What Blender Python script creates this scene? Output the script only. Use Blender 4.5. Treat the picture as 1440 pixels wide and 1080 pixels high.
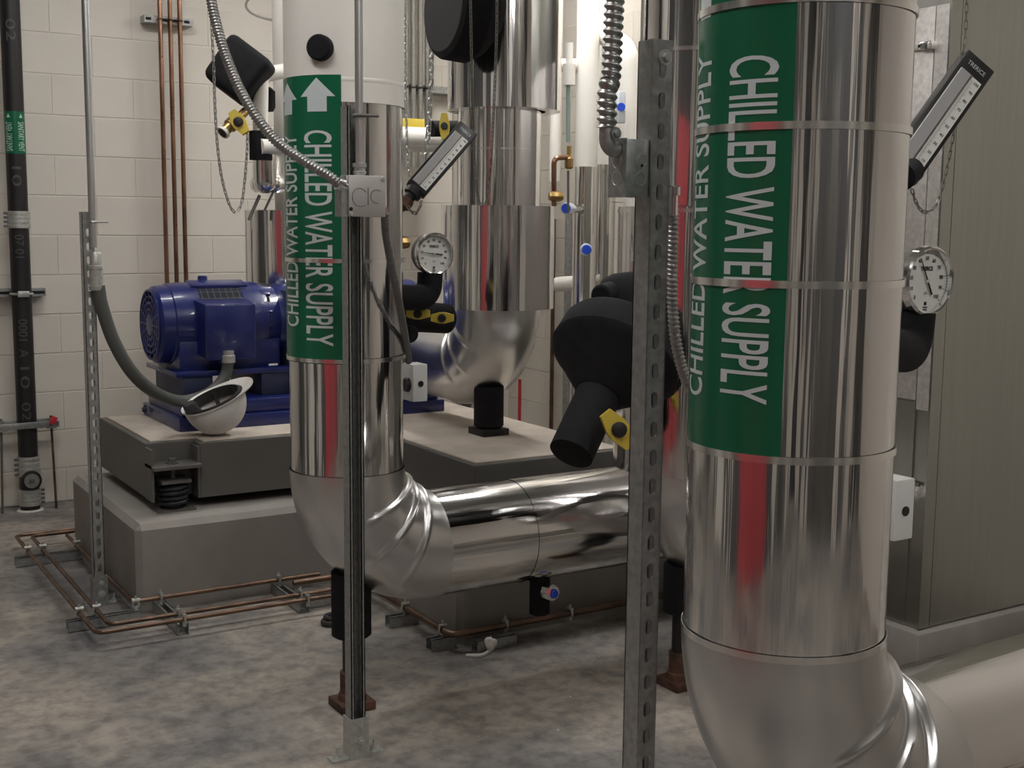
import bpy, bmesh, math, random
from mathutils import Vector, Matrix
random.seed(7)
PI = math.pi
for o in list(bpy.data.objects): bpy.data.objects.remove(o)
scn = bpy.context.scene
COL = scn.collection

# ------------------------------------------------------------------ camera
F, CH = 1720.0, 1.455
PITCH, YAW, ROLL = math.radians(7.34), math.radians(31.7), math.radians(0.56)
CAM = Vector((0, 0, CH))
FW = Vector((math.sin(YAW)*math.cos(PITCH), math.cos(YAW)*math.cos(PITCH), -math.sin(PITCH)))
RT = Vector((math.cos(YAW), -math.sin(YAW), 0)); UP = RT.cross(FW)
RT, UP = RT*math.cos(ROLL)+UP*math.sin(ROLL), UP*math.cos(ROLL)-RT*math.sin(ROLL)
cd = bpy.data.cameras.new('camera'); cam = bpy.data.objects.new('camera', cd); COL.objects.link(cam)
cd.sensor_width = 36; cd.lens = F/1440*36; cd.clip_start = 0.02
m = Matrix((RT, UP, -FW)).transposed().to_4x4(); m.translation = CAM
cam.matrix_world = m
scn.camera = cam

# ------------------------------------------------------------------ world, exposure
w = bpy.data.worlds.new('world'); scn.world = w; w.use_nodes = True
w.node_tree.nodes['Background'].inputs[0].default_value = (0.9, 0.85, 0.75, 1)
w.node_tree.nodes['Background'].inputs[1].default_value = 0.05
vs = scn.view_settings
vs.view_transform = 'Standard'; vs.look = 'None'; vs.gamma = 1.0; vs.use_curve_mapping = False
vs.exposure = 0.7
LAMPS = [  # centre x, y, z, half length, along ('X' or 'Y'), strength
    (1.35, 4.95, 3.20, 0.60, 'X', 24.0),
    (3.35, 4.95, 3.10, 0.60, 'Y', 40.0),
    (2.45, 1.95, 3.25, 0.60, 'Y', 25.0),  # this row and those below: unseen lamps added to fill the front
    (0.30, 2.40, 3.30, 0.60, 'Y', 32.0),
    (0.90, -1.00, 3.30, 0.60, 'X', 48.0),
]

# ------------------------------------------------------------------ pixel helpers (a pixel gives a direction; the plane gives the distance)
def ray(x, y): return FW*F + RT*(x-720) - UP*(y-540)
def pz(x, y, z=0.0):
    d = ray(x, y); return CAM + d*((z-CH)/d.z)
def pY(x, y, Y):
    d = ray(x, y); return CAM + d*(Y/d.y)
def pX(x, y, X):
    d = ray(x, y); return CAM + d*(X/d.x)
def pD(x, y, D): return CAM + ray(x, y)*(D/F)

# ------------------------------------------------------------------ materials
MATS = {}
def mat(name, col, rough=0.5, metal=0.0, noise=None, bump=None, spec=0.5, emit=None, coat=0.0, ramp2=None, detail=4.0, rvar=None):
    """noise=(scale xyz, amount) varies colour; bump=(scale xyz, strength, distance); rvar=(scale xyz, amount) varies roughness"""
    if name in MATS: return MATS[name]
    M = bpy.data.materials.new(name); M.use_nodes = True
    nt = M.node_tree; b = nt.nodes['Principled BSDF']
    b.inputs['Base Color'].default_value = (*col, 1)
    b.inputs['Roughness'].default_value = rough
    b.inputs['Metallic'].default_value = metal
    b.inputs['Specular IOR Level'].default_value = spec
    b.inputs['Coat Weight'].default_value = coat
    tc = nt.nodes.new('ShaderNodeTexCoord')
    def nz(sc, det=detail):
        mp = nt.nodes.new('ShaderNodeMapping'); mp.inputs['Scale'].default_value = sc
        nt.links.new(tc.outputs['Object'], mp.inputs['Vector'])
        n = nt.nodes.new('ShaderNodeTexNoise'); n.inputs['Scale'].default_value = 1.0; n.inputs['Detail'].default_value = det
        nt.links.new(mp.outputs['Vector'], n.inputs['Vector']); return n
    if noise:
        n = nz(noise[0]); r = nt.nodes.new('ShaderNodeValToRGB')
        c2 = ramp2 or tuple(max(0, c*(1-noise[1])) for c in col)
        r.color_ramp.elements[0].color = (*c2, 1); r.color_ramp.elements[1].color = (*col, 1)
        r.color_ramp.elements[0].position = 0.35; r.color_ramp.elements[1].position = 0.65
        nt.links.new(n.outputs['Fac'], r.inputs['Fac']); nt.links.new(r.outputs['Color'], b.inputs['Base Color'])
    if bump:
        n = nz(bump[0]); bp = nt.nodes.new('ShaderNodeBump')
        bp.inputs['Strength'].default_value = bump[1]; bp.inputs['Distance'].default_value = bump[2]
        nt.links.new(n.outputs['Fac'], bp.inputs['Height']); nt.links.new(bp.outputs['Normal'], b.inputs['Normal'])
    if rvar:
        n = nz(rvar[0]); mr = nt.nodes.new('ShaderNodeMapRange')
        mr.inputs['To Min'].default_value = max(0.02, rough-rvar[1]); mr.inputs['To Max'].default_value = min(1, rough+rvar[1])
        mr.inputs['From Min'].default_value = 0.3; mr.inputs['From Max'].default_value = 0.7
        nt.links.new(n.outputs['Fac'], mr.inputs['Value']); nt.links.new(mr.outputs['Result'], b.inputs['Roughness'])
    if emit:
        b.inputs['Emission Color'].default_value = (*emit[0], 1); b.inputs['Emission Strength'].default_value = emit[1]
    MATS[name] = M; return M

ALU = mat('alu_jacket', (.81, .80, .795), .10, 1, noise=((14, 14, 1.1), .10), bump=((22, 22, .55), .55, .004), rvar=((60, 60, 1.5), .06))
ALUH = mat('alu_jacket_horizontal', (.78, .77, .76), .13, 1, noise=((1.1, 14, 14), .12), bump=((.8, 20, 20), .50, .004), rvar=((2, 40, 40), .07))
ALUE = mat('alu_elbow', (.70, .695, .69), .29, 1, noise=((5, 5, 5), .08), bump=((5, 5, 5), .25, .004))
BAND = mat('steel_band', (.86, .85, .83), .22, 1)
GALV = mat('galvanised', (.46, .47, .46), .46, .85, noise=((70, 70, 70), .25), rvar=((50, 50, 50), .1))
GALVL = mat('galvanised_bright', (.62, .63, .60), .40, .65, noise=((90, 90, 90), .18))
ZINC = mat('zinc_conduit', (.62, .63, .62), .34, .9, noise=((8, 8, 2), .12))
CHROME = mat('chrome', (.85, .85, .84), .12, 1)
PVC = mat('white_pvc', (.82, .795, .745), .42, 0, noise=((6, 6, 3), .05))
FOAM = mat('black_foam', (.012, .012, .014), .82, 0, noise=((30, 30, 30), .3), bump=((90, 90, 90), .3, .001), spec=.25)
PAINT = mat('cream_block_paint', (.735, .69, .62), .55, 0, noise=((2.3, 2.3, 2.3), .07), bump=((85, 85, 85), .25, .0015))
MORTAR = mat('cream_joint_paint', (.735, .69, .62), .7, 0)
PLASTER = mat('grey_wall', (.09, .09, .09), .6, 0, noise=((1.5, 1.5, 1.5), .06))
CEIL = mat('ceiling_deck', (.42, .41, .39), .8, 0)
PAD = mat('pad_concrete', (.325, .305, .28), .85, 0, noise=((5, 5, 3.5), .16), bump=((40, 40, 40), .3, .002), detail=8)
FILL = mat('fill_concrete', (.62, .545, .47), .85, 0, noise=((9, 9, 9), .18), bump=((55, 55, 55), .35, .002), detail=8)
STEEL = mat('grey_steel_paint', (.125, .12, .11), .5, 0, noise=((4, 4, 4), .12))
BLUE = mat('blue_enamel', (.013, .022, .145), .30, 0, noise=((6, 6, 6), .2), coat=.35, bump=((60, 60, 60), .12, .001))
BLUED = mat('dark_blue_steel', (.035, .045, .10), .5, 0, noise=((6, 6, 6), .25))
BLACK = mat('black_plastic', (.012, .012, .013), .45, 0)
DARK = mat('dark_void', (.006, .006, .008), .8, 0)
CAST = mat('black_cast_iron', (.016, .015, .016), .5, 0, noise=((25, 25, 10), .4), bump=((40, 40, 20), .3, .002))
RUBBER = mat('grey_liquidtight', (.085, .09, .085), .5, 0)
COPPER = mat('copper_tube', (.36, .205, .14), .34, 1, noise=((10, 10, 5), .35), ramp2=(.22, .12, .075), rvar=((9, 9, 9), .1))
COPPERF = mat('dull_copper', (.27, .175, .125), .42, 1, noise=((12, 12, 12), .4), ramp2=(.14, .10, .08))
BRASS = mat('brass', (.50, .34, .14), .35, 1, noise=((20, 20, 20), .3))
RUST = mat('rusty_steel', (.16, .075, .045), .8, .2, noise=((18, 18, 18), .5), ramp2=(.05, .03, .025), detail=8)
GREEN = mat('green_vinyl', (.004, .125, .058), .26, 0, noise=((4, 4, 1), .10))
LETTER = mat('white_vinyl_letter', (.60, .66, .68), .35, 0)
YELLOW = mat('yellow_plastic', (.62, .47, .06), .42, 0)
BLUEP = mat('blue_plastic', (.02, .09, .72), .4, 0)
WHITEP = mat('white_plastic', (.78, .78, .77), .38, 0)
HATM = mat('hard_hat_shell', (.76, .75, .72), .35, 0, noise=((9, 9, 9), .10), ramp2=(.60, .57, .52))
STRAP = mat('dark_strap', (.035, .033, .032), .8, 0)
DIAL = mat('dial_white', (.80, .80, .77), .5, 0)
GLASS = mat('gauge_tube', (.42, .42, .42), .2, 0)
INK = mat('black_ink', (.01, .01, .01), .6, 0)
REDP = mat('red_paint', (.58, .085, .10), .5, 0)
SPRAY = mat('red_spray_paint', (.60, .03, .05), .7, 0)
CAB = mat('brushed_cabinet', (.40, .40, .365), .33, .95, noise=((45, 45, 2), .06), bump=((60, 60, 2.5), .10, .0006), rvar=((50, 50, 3), .05))
CABG = mat('galvanised_panel', (.78, .75, .72), .42, .8, noise=((55, 55, 55), .22))
PAPER = mat('paper_scrap', (.75, .74, .70), .7, 0)
MARKG = mat('faint_pipe_marking', (.085, .08, .08), .7, 0)
BLUESPR = mat('dark_spring', (.02, .022, .03), .45, .2)

def floor_material():
    M = bpy.data.materials.new('concrete_floor'); M.use_nodes = True
    nt = M.node_tree; N = nt.nodes; L = nt.links; b = N['Principled BSDF']
    tc = N.new('ShaderNodeTexCoord')
    def nz(s, d, dist=0.0):
        n = N.new('ShaderNodeTexNoise'); n.inputs['Scale'].default_value = s; n.inputs['Detail'].default_value = d
        n.inputs['Distortion'].default_value = dist; n.inputs['Roughness'].default_value = .62; L.new(tc.outputs['Object'], n.inputs['Vector']); return n
    def ramp(src, stops):
        r = N.new('ShaderNodeValToRGB'); e = r.color_ramp.elements
        while len(e) < len(stops): e.new(0.5)
        for i, (p, c) in enumerate(stops): e[i].position = p; e[i].color = (*c, 1)
        L.new(src.outputs['Fac'], r.inputs['Fac']); return r
    base = ramp(nz(1.5, 15, .15), [(.33, (.15, .145, .15)), (.45, (.27, .25, .23)), (.57, (.41, .365, .315)), (.72, (.52, .46, .39))])
    fine = ramp(nz(15, 15, .15), [(.36, (.52, .53, .56)), (.58, (1.0, 1.0, 1.0))])
    speck = ramp(nz(70, 4), [(.62, (0, 0, 0)), (.74, (.30, .29, .28))])
    mx = N.new('ShaderNodeMixRGB'); mx.blend_type = 'MULTIPLY'; mx.inputs[0].default_value = .9
    L.new(base.outputs[0], mx.inputs[1]); L.new(fine.outputs[0], mx.inputs[2])
    ad = N.new('ShaderNodeMixRGB'); ad.blend_type = 'ADD'; ad.inputs[0].default_value = .35
    L.new(mx.outputs[0], ad.inputs[1]); L.new(speck.outputs[0], ad.inputs[2])
    L.new(ad.outputs[0], b.inputs['Base Color'])
    rr = N.new('ShaderNodeMapRange'); rr.inputs['To Min'].default_value = .42; rr.inputs['To Max'].default_value = .8
    L.new(nz(4, 5).outputs['Fac'], rr.inputs['Value']); L.new(rr.outputs['Result'], b.inputs['Roughness'])
    bp = N.new('ShaderNodeBump'); bp.inputs['Strength'].default_value = .25; bp.inputs['Distance'].default_value = .003
    L.new(nz(22, 6).outputs['Fac'], bp.inputs['Height']); L.new(bp.outputs['Normal'], b.inputs['Normal'])
    return M
FLOORM = floor_material()

# ------------------------------------------------------------------ mesh builder
def V(*a): return Vector(a)
def frame(d):
    d = Vector(d).normalized()
    a = V(0, 0, 1) if abs(d.z) < .9 else V(1, 0, 0)
    u = d.cross(a).normalized(); v = u.cross(d).normalized()
    return u, v, d

class MB:
    def __init__(s): s.v = []; s.f = []
    def add(s, vs, fs):
        k = len(s.v); s.v += [tuple(p) for p in vs]; s.f += [[i+k for i in f] for f in fs]; return s
    def box(s, c, sz, M=None, ch=0.0):
        hx, hy, hz = sz[0]/2, sz[1]/2, sz[2]/2; c = Vector(c)
        if ch > 0:
            bm = bmesh.new(); bmesh.ops.create_cube(bm, size=1)
            for v in bm.verts: v.co = V(v.co.x*sz[0], v.co.y*sz[1], v.co.z*sz[2])
            bmesh.ops.bevel(bm, geom=bm.edges[:], offset=ch, segments=2, affect='EDGES', profile=.5)
            bm.verts.ensure_lookup_table()
            P = [v.co.copy() for v in bm.verts]; Fc = [[v.index for v in f.verts] for f in bm.faces]; bm.free()
        else:
            P = [V(x, y, z) for x in (-hx, hx) for y in (-hy, hy) for z in (-hz, hz)]
            Fc = [[0, 1, 3, 2], [4, 6, 7, 5], [0, 4, 5, 1], [2, 3, 7, 6], [0, 2, 6, 4], [1, 5, 7, 3]]
        return s.add([(M @ p if M else p)+c for p in P], Fc)
    def bb(s, x0, x1, y0, y1, z0, z1, ch=0.0):
        return s.box(((x0+x1)/2, (y0+y1)/2, (z0+z1)/2), (x1-x0, y1-y0, z1-z0), None, ch)
    def ringstack(s, rings, cap0=True, cap1=True, closed=False):
        n = len(rings[0]); P = [p for r in rings for p in r]; Fc = []
        m = len(rings)
        for i in range(m if closed else m-1):
            a, b2 = i*n, ((i+1) % m)*n
            for j in range(n):
                k = (j+1) % n; Fc.append([a+j, a+k, b2+k, b2+j])
        if not closed:
            if cap0: Fc.append(list(range(n))[::-1])
            if cap1: Fc.append([(m-1)*n+j for j in range(n)])
        return s.add(P, Fc)
    def lathe(s, o, d, prof, n=32, cap0=True, cap1=True):
        """prof: list of (t along d, radius)"""
        u, v, d = frame(d); o = Vector(o)
        rings = [[o+d*t+(u*math.cos(2*PI*j/n)-v*math.sin(2*PI*j/n))*-r for j in range(n)] for t, r in prof]
        return s.ringstack(rings, cap0, cap1)
    def cyl(s, a, b2, r, r2=None, n=24):
        a, b2 = Vector(a), Vector(b2); l = (b2-a).length
        return s.lathe(a, b2-a, [(0, r), (l, r if r2 is None else r2)], n)
    def tube(s, pts, r, n=12, closed=False, mod=None, cap=True):
        """sweep a circle along points; mod(s, angle) scales the radius"""
        pts = [Vector(p) for p in pts]; m = len(pts); T = []
        for i in range(m):
            a = pts[(i-1) % m] if closed or i > 0 else pts[0]; b2 = pts[(i+1) % m] if closed or i < m-1 else pts[-1]
            T.append((b2-a).normalized())
        u, v, _ = frame(T[0]); rings = []; L = 0
        for i in range(m):
            if i > 0:
                q = T[i-1].rotation_difference(T[i]); u = q @ u; L += (pts[i]-pts[i-1]).length
            v = T[i].cross(u).normalized(); u = v.cross(T[i]).normalized()
            ring = []
            for j in range(n):
                a = 2*PI*j/n; rr = r*(mod(L, a) if mod else 1)
                ring.append(pts[i]+u*math.cos(a)*rr+v*math.sin(a)*rr)
            rings.append(ring)
        return s.ringstack(rings, cap, cap, closed)
    def torus(s, c, d, R, r, n=24, k=10, a0=0, a1=2*PI):
        u, v, d = frame(d); c = Vector(c); full = abs(a1-a0-2*PI) < 1e-4
        m = n if full else n+1
        return s.tube([c+u*math.cos(a0+(a1-a0)*i/n)*R+v*math.sin(a0+(a1-a0)*i/n)*R for i in range(m)], r, k, full)
    def prism(s, poly, o, u, v, d):
        """2D polygon placed with axes u, v at o and extruded by vector d"""
        o, u, v, d = Vector(o), Vector(u), Vector(v), Vector(d); n = len(poly)
        P = [o+u*a+v*b2 for a, b2 in poly]; P += [p+d for p in P]
        Fc = [list(range(n))[::-1], [n+i for i in range(n)]]+[[i, (i+1) % n, n+(i+1) % n, n+i] for i in range(n)]
        return s.add(P, Fc)
    def build(s, name, M, parent=None, ang=32, kind=None):
        me = bpy.data.meshes.new(name); me.from_pydata(s.v, [], s.f)
        bm = bmesh.new(); bm.from_mesh(me); bmesh.ops.recalc_face_normals(bm, faces=bm.faces[:]); bm.to_mesh(me); bm.free()
        return link(name, me, M, parent, ang, kind)

def link(name, me, M, parent=None, ang=32, kind=None):
    me.materials.clear(); me.materials.append(M)
    if ang:
        me.polygons.foreach_set('use_smooth', [True]*len(me.polygons)); me.set_sharp_from_angle(angle=math.radians(ang))
    o = bpy.data.objects.new(name, me); COL.objects.link(o); par(o, parent)
    if kind: o['kind'] = kind
    return o
BASE = {}
def par(o, p):
    if p is None: return
    o.parent = p; o.matrix_parent_inverse = Matrix.Translation(-BASE.get(p.name, V(0, 0, 0)))
def tag(o, label, cat, group=None):
    o['label'] = label; o['category'] = cat
    if group: o['group'] = group
    return o
def thing(name, label, cat, loc, group=None):
    o = bpy.data.objects.new(name, None); COL.objects.link(o); o.location = Vector(loc); o.empty_display_size = .1
    BASE[o.name] = Vector(loc); return tag(o, label, cat, group)
def struct(o): o['kind'] = 'structure'; return o

def spline(pts, per=8):
    """Catmull-Rom through the points"""
    P = [Vector(p) for p in pts]; P = [P[0]*2-P[1]]+P+[P[-1]*2-P[-2]]; out = []
    for i in range(1, len(P)-2):
        a, b2, c, d = P[i-1:i+3]
        for k in range(per):
            t = k/per
            out.append(.5*((2*b2)+(c-a)*t+(2*a-5*b2+4*c-d)*t*t+(3*b2-a-3*c+d)*t**3))
    out.append(P[-2]); return out
def resample(pts, step):
    out = [pts[0]]; acc = 0
    for i in range(1, len(pts)):
        a, b2 = pts[i-1], pts[i]; l = (b2-a).length; t = step-acc
        while t <= l: out.append(a+(b2-a)*(t/l)); t += step
        acc = (acc+l) % step if l else acc
    return out
def rounded(pts, r, k=6):
    """polyline with rounded corners"""
    P = [Vector(p) for p in pts]; out = [P[0]]
    for i in range(1, len(P)-1):
        a = (P[i-1]-P[i]).normalized(); b2 = (P[i+1]-P[i]).normalized()
        th = math.acos(max(-1, min(1, a.dot(b2)))); t = r/math.tan(th/2); c = P[i]+(a+b2).normalized()*(r/math.sin(th/2))
        s0, s1 = P[i]+a*t-c, P[i]+b2*t-c
        q = s0.rotation_difference(s1)
        for j in range(k+1):
            from_q = q.copy(); ax, an = q.to_axis_angle(); out.append(c+Matrix.Rotation(an*j/k, 3, ax) @ s0)
    return out+[P[-1]]

# text -> flat triangles (u along reading, v up), cap height 1
def text_flat(body, cuts=0, bold=0.0):
    cu = bpy.data.curves.new('t', 'FONT'); cu.body = body; cu.size = 1; cu.offset = bold; cu.resolution_u = 4
    ob = bpy.data.objects.new('t', cu); COL.objects.link(ob)
    dg = bpy.context.evaluated_depsgraph_get(); dg.update()
    me = bpy.data.meshes.new_from_object(ob.evaluated_get(dg))
    bm = bmesh.new(); bm.from_mesh(me)
    bpy.data.objects.remove(ob); bpy.data.curves.remove(cu); bpy.data.meshes.remove(me)
    xs = [v.co.x for v in bm.verts]; ys = [v.co.y for v in bm.verts]
    x0, x1, y0, y1 = min(xs), max(xs), min(ys), max(ys)
    for v in bm.verts: v.co = V((v.co.x-x0)/(x1-x0), (v.co.y-y0)/(y1-y0), 0)
    for i in range(1, cuts):
        bmesh.ops.bisect_plane(bm, geom=bm.verts[:]+bm.edges[:]+bm.faces[:], plane_co=(0, i/cuts, 0), plane_no=(0, 1, 0))
    bm.verts.ensure_lookup_table(); bm.verts.index_update()
    P = [(v.co.x, v.co.y) for v in bm.verts]; Fc = [[v.index for v in f.verts] for f in bm.faces]
    bm.free(); return P, Fc, (x1-x0)/(y1-y0)
def text_plane(body, o, u, v, h, M, parent, name='lettering', width=None, bold=0.0):
    """text centred on o in plane u (reading) / v (up); h cap height"""
    P, Fc, asp = text_flat(body, 0, bold); L = width or asp*h; o, u, v = Vector(o), Vector(u).normalized(), Vector(v).normalized()
    b = MB(); b.add([o+u*((a-.5)*L)+v*((c-.5)*h) for a, c in P], Fc)
    me = bpy.data.meshes.new(name); me.from_pydata(b.v, [], b.f); return link(name, me, M, parent, 0)

# ------------------------------------------------------------------ the room
FLOOR = struct(MB().bb(-1.9, 4.3, -2.6, 7.0, -.12, 0).build('floor', FLOORM))
CZ = 3.5
struct(MB().bb(-1.9, 4.3, -2.6, 7.0, CZ, CZ+.1).build('ceiling', CEIL))
WY, WX = 6.6, 4.05
wall_back = struct(MB().bb(-1.9, WX+.2, WY, WY+.2, 0, CZ).build('wall_back', MORTAR))
wall_right = struct(MB().bb(WX, WX+.2, -2.6, WY, 0, CZ).build('wall_right', MORTAR))
struct(MB().bb(-2.0, -1.8, -2.6, WY, 0, CZ).build('wall_left', PLASTER))
struct(MB().bb(-1.8, WX, -2.7, -2.5, 0, CZ).build('wall_front', PLASTER))
CO = .2018; Z0 = .176
def block_mesh(l, h, axis):
    b = MB(); t = .016
    sz = (l, t, h) if axis == 'X' else (t, l, h)
    b.box((0, 0, 0), sz, None, .0025); me = bpy.data.meshes.new('block'); me.from_pydata(b.v, [], b.f)
    me.materials.append(PAINT); return me
BM = {}
def place_block(parent, axis, a0, a1, z0, z1):
    key = (axis, round(a1-a0, 3), round(z1-z0, 3))
    if key not in BM: BM[key] = block_mesh(a1-a0-.0032, z1-z0-.0048, axis)
    o = bpy.data.objects.new('block', BM[key]); COL.objects.link(o)
    o.parent = parent
    dj = random.uniform(-.0008, .0008)
    o.location = ((a0+a1)/2, WY+.0045+dj, (z0+z1)/2) if axis == 'X' else (WX+.0045+dj, (a0+a1)/2, (z0+z1)/2)
for k in range(-1, 12):
    z0 = 0 if k < 0 else Z0+CO*k; z1 = Z0+CO*(k+1)
    off = 1.325 if k % 2 else 1.325+.203
    e = [off+.406*i for i in range(-2, 8)]
    e = [x for x in e if .55 < x < WX-.03]+[WX-.012]
    for a, b2 in zip(e, e[1:]): place_block(wall_back, 'X', a, b2, z0, z1)
    off = .0 if k % 2 else .203
    e = [WY-.02-off-.406*i for i in range(0, 6)]
    if off: e = [WY-.02]+e
    e = e[::-1]
    for a, b2 in zip(e, e[1:]): place_block(wall_right, 'Y', a, b2, z0, z1)
# unseen doors, added only to give the pipe cladding something to reflect
d1 = struct(MB().bb(-1.82, -1.76, .15, 1.95, 0, 2.15, .01).build('added_red_door', REDP))  # red source inferred from the cladding, its door form made up
MB().bb(-1.765, -1.75, 1.0, 1.02, 0, 2.14).build('door_seam', DARK, d1)
MB().cyl((-1.75, .93, 1.0), (-1.70, .93, 1.0), .02).build('door_handle', CHROME, d1)
d2 = struct(MB().bb(.2, 1.25, -2.52, -2.46, 0, 2.15, .01).build('added_grey_door', STEEL))  # made-up dark door, gives the cladding a dark reflection
MB().cyl((.3, -2.46, 1.0), (.3, -2.40, 1.0), .02).build('door_handle', CHROME, d2)

for i, (y0, y1, zt) in enumerate(((-1.9, -1.35, 3.5), (-.75, -.35, 3.5), (2.55, 2.85, 3.5), (3.3, 4.1, 2.2), (4.7, 5.0, 3.5))):  # unseen pilasters added so the cladding reflects pale vertical bands
    struct(MB().bb(-1.82, -1.74, y0, y1, 0, zt).build('added_pilaster_%d' % (i+1), MATS['cream_block_paint']))
for i, (x0, x1) in enumerate(((-1.5, -1.1), (-.55, -.25), (1.75, 2.05), (2.6, 3.3))):
    struct(MB().bb(x0, x1, -2.52, -2.44, 0, 3.5).build('added_pilaster_%d' % (i+6), MATS['cream_block_paint']))
# strip lights out of view; those on the camera side are added fill
for i, (x, y, z, hl, ax, st) in enumerate(LAMPS):
    t = thing('unseen_strip_light', ['fluorescent strip light above the blue pump motor', 'fluorescent strip light above the white risers', 'added fill strip light near the metal cabinet',
              'added fill strip light on the left wall side', 'added fill strip light behind the viewpoint'][i], 'light', (x, y, z))
    sx, sy = (hl, .07) if ax == 'X' else (.07, hl)
    MB().bb(x-sx, x+sx, y-sy, y+sy, z+.02, z+.09, .005).build('housing', WHITEP, t)
    em = mat('lamp_%d' % i, (1, .96, .88), .5, 0, emit=((1.0, .98, .95), st))
    MB().bb(x-sx+.01, x+sx-.01, y-sy+.01, y+sy-.01, z, z+.019).build('diffuser', em, t)
    for s in (-1, 1):
        q = (x+s*hl*.7, y) if ax == 'X' else (x, y+s*hl*.7)
        MB().cyl((q[0], q[1], z+.09), (q[0], q[1], CZ), .004, n=8).build('hanger_rod', ZINC, t)

# ------------------------------------------------------------------ concrete pad, inertia base
PX0, PX1, PYF, PYB, PZ = 1.15, 3.05, 4.52, 5.60, .334
LX0, LYF = 2.015, 3.60
def lpoly(x0, x1, xl, yl, yf, yb): return [(x0, yf), (xl, yf), (xl, yl), (x1, yl), (x1, yb), (x0, yb)]
def lsolid(poly, z0, z1, ch, name, M, parent=None):
    bm = bmesh.new(); vs = [bm.verts.new((x, y, z0)) for x, y in poly]; f = bm.faces.new(vs)
    r = bmesh.ops.extrude_face_region(bm, geom=[f])
    for v in r['geom']:
        if isinstance(v, bmesh.types.BMVert): v.co.z = z1
    if ch:
        ed = [e for e in bm.edges if not (e.verts[0].co.z < z0+1e-5 and e.verts[1].co.z < z0+1e-5)]
        bmesh.ops.bevel(bm, geom=ed, offset=ch, segments=1, affect='EDGES', profile=.5)
    bmesh.ops.recalc_face_normals(bm, faces=bm.faces[:])
    me = bpy.data.meshes.new(name); bm.to_mesh(me); bm.free(); return link(name, me, M, parent, 20)
pad = lsolid(lpoly(PX0, PX1, LX0, LYF, PYF, PYB), 0, PZ, .022, 'concrete_pad', PAD)
tag(pad, 'chamfered taupe concrete equipment pad under the grey pump base', 'concrete pad')
IZ0, IZ1 = .374, .600
ib = thing('inertia_base', 'dark grey steel inertia base filled with concrete under the blue pump', 'machine base', (1.9, 5.2, IZ0))
ipoly = [(1.265, 4.79), (1.455, 4.79), (1.455, 4.70), (2.175, 4.70), (2.175, 3.775), (2.87, 3.775), (2.87, 5.53), (1.265, 5.53)]
fr = lsolid(ipoly, IZ0, IZ1-.006, .003, 'steel_frame', STEEL, ib)
ip2 = [(1.29, 4.815), (1.475, 4.815), (1.475, 4.722), (2.195, 4.722), (2.195, 3.80), (2.85, 3.80), (2.85, 5.51), (1.29, 5.51)]
lsolid(ip2, IZ1-.05, IZ1, .002, 'concrete_fill', FILL, ib)
# spring pocket and spring isolator at the front corner
for xa in (1.262, 1.445): MB().bb(xa, xa+.01, 4.70, 4.79, IZ0, IZ1-.02).build('pocket_cheek', STEEL, ib)
MB().bb(1.262, 1.452, 4.655, 4.79, .505, .517).build('pocket_flange', STEEL, ib)
SP = V(1.352, 4.725, PZ)
def spring(x, y, label):
    s = thing('spring_isolator', label, 'spring mount', (x, y, PZ), 'spring mounts between pad and inertia base')
    MB().bb(x-.075, x+.075, y-.055, y+.055, PZ, PZ+.008).build('foot_plate', STEEL, s)
    pts = [V(x+.05*math.cos(a), y+.05*math.sin(a), PZ+.018+.088*a/(2*PI*4.5)) for a in [i*2*PI/20 for i in range(91)]]
    MB().tube(pts, .0085, 8).build('coil', BLUESPR, s)
    MB().cyl((x, y, PZ+.008), (x, y, PZ+.10), .033, n=20).build('rubber_core', BLUESPR, s)
    MB().bb(x-.058, x+.058, y-.055, y+.055, PZ+.112, PZ+.124).build('top_plate', STEEL, s)
    MB().cyl((x, y, PZ+.124), (x, y, .505), .009, n=12).build('adjusting_bolt', STEEL, s)
    b = MB(); b.lathe((x, y, .517), (0, 0, 1), [(0, .024), (.006, .024), (.006, .016), (.022, .016)], 6); b.build('bolt_head', STEEL, s)
spring(SP.x, SP.y, 'dark coil spring isolator at the notched corner of the grey inertia base')

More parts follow.
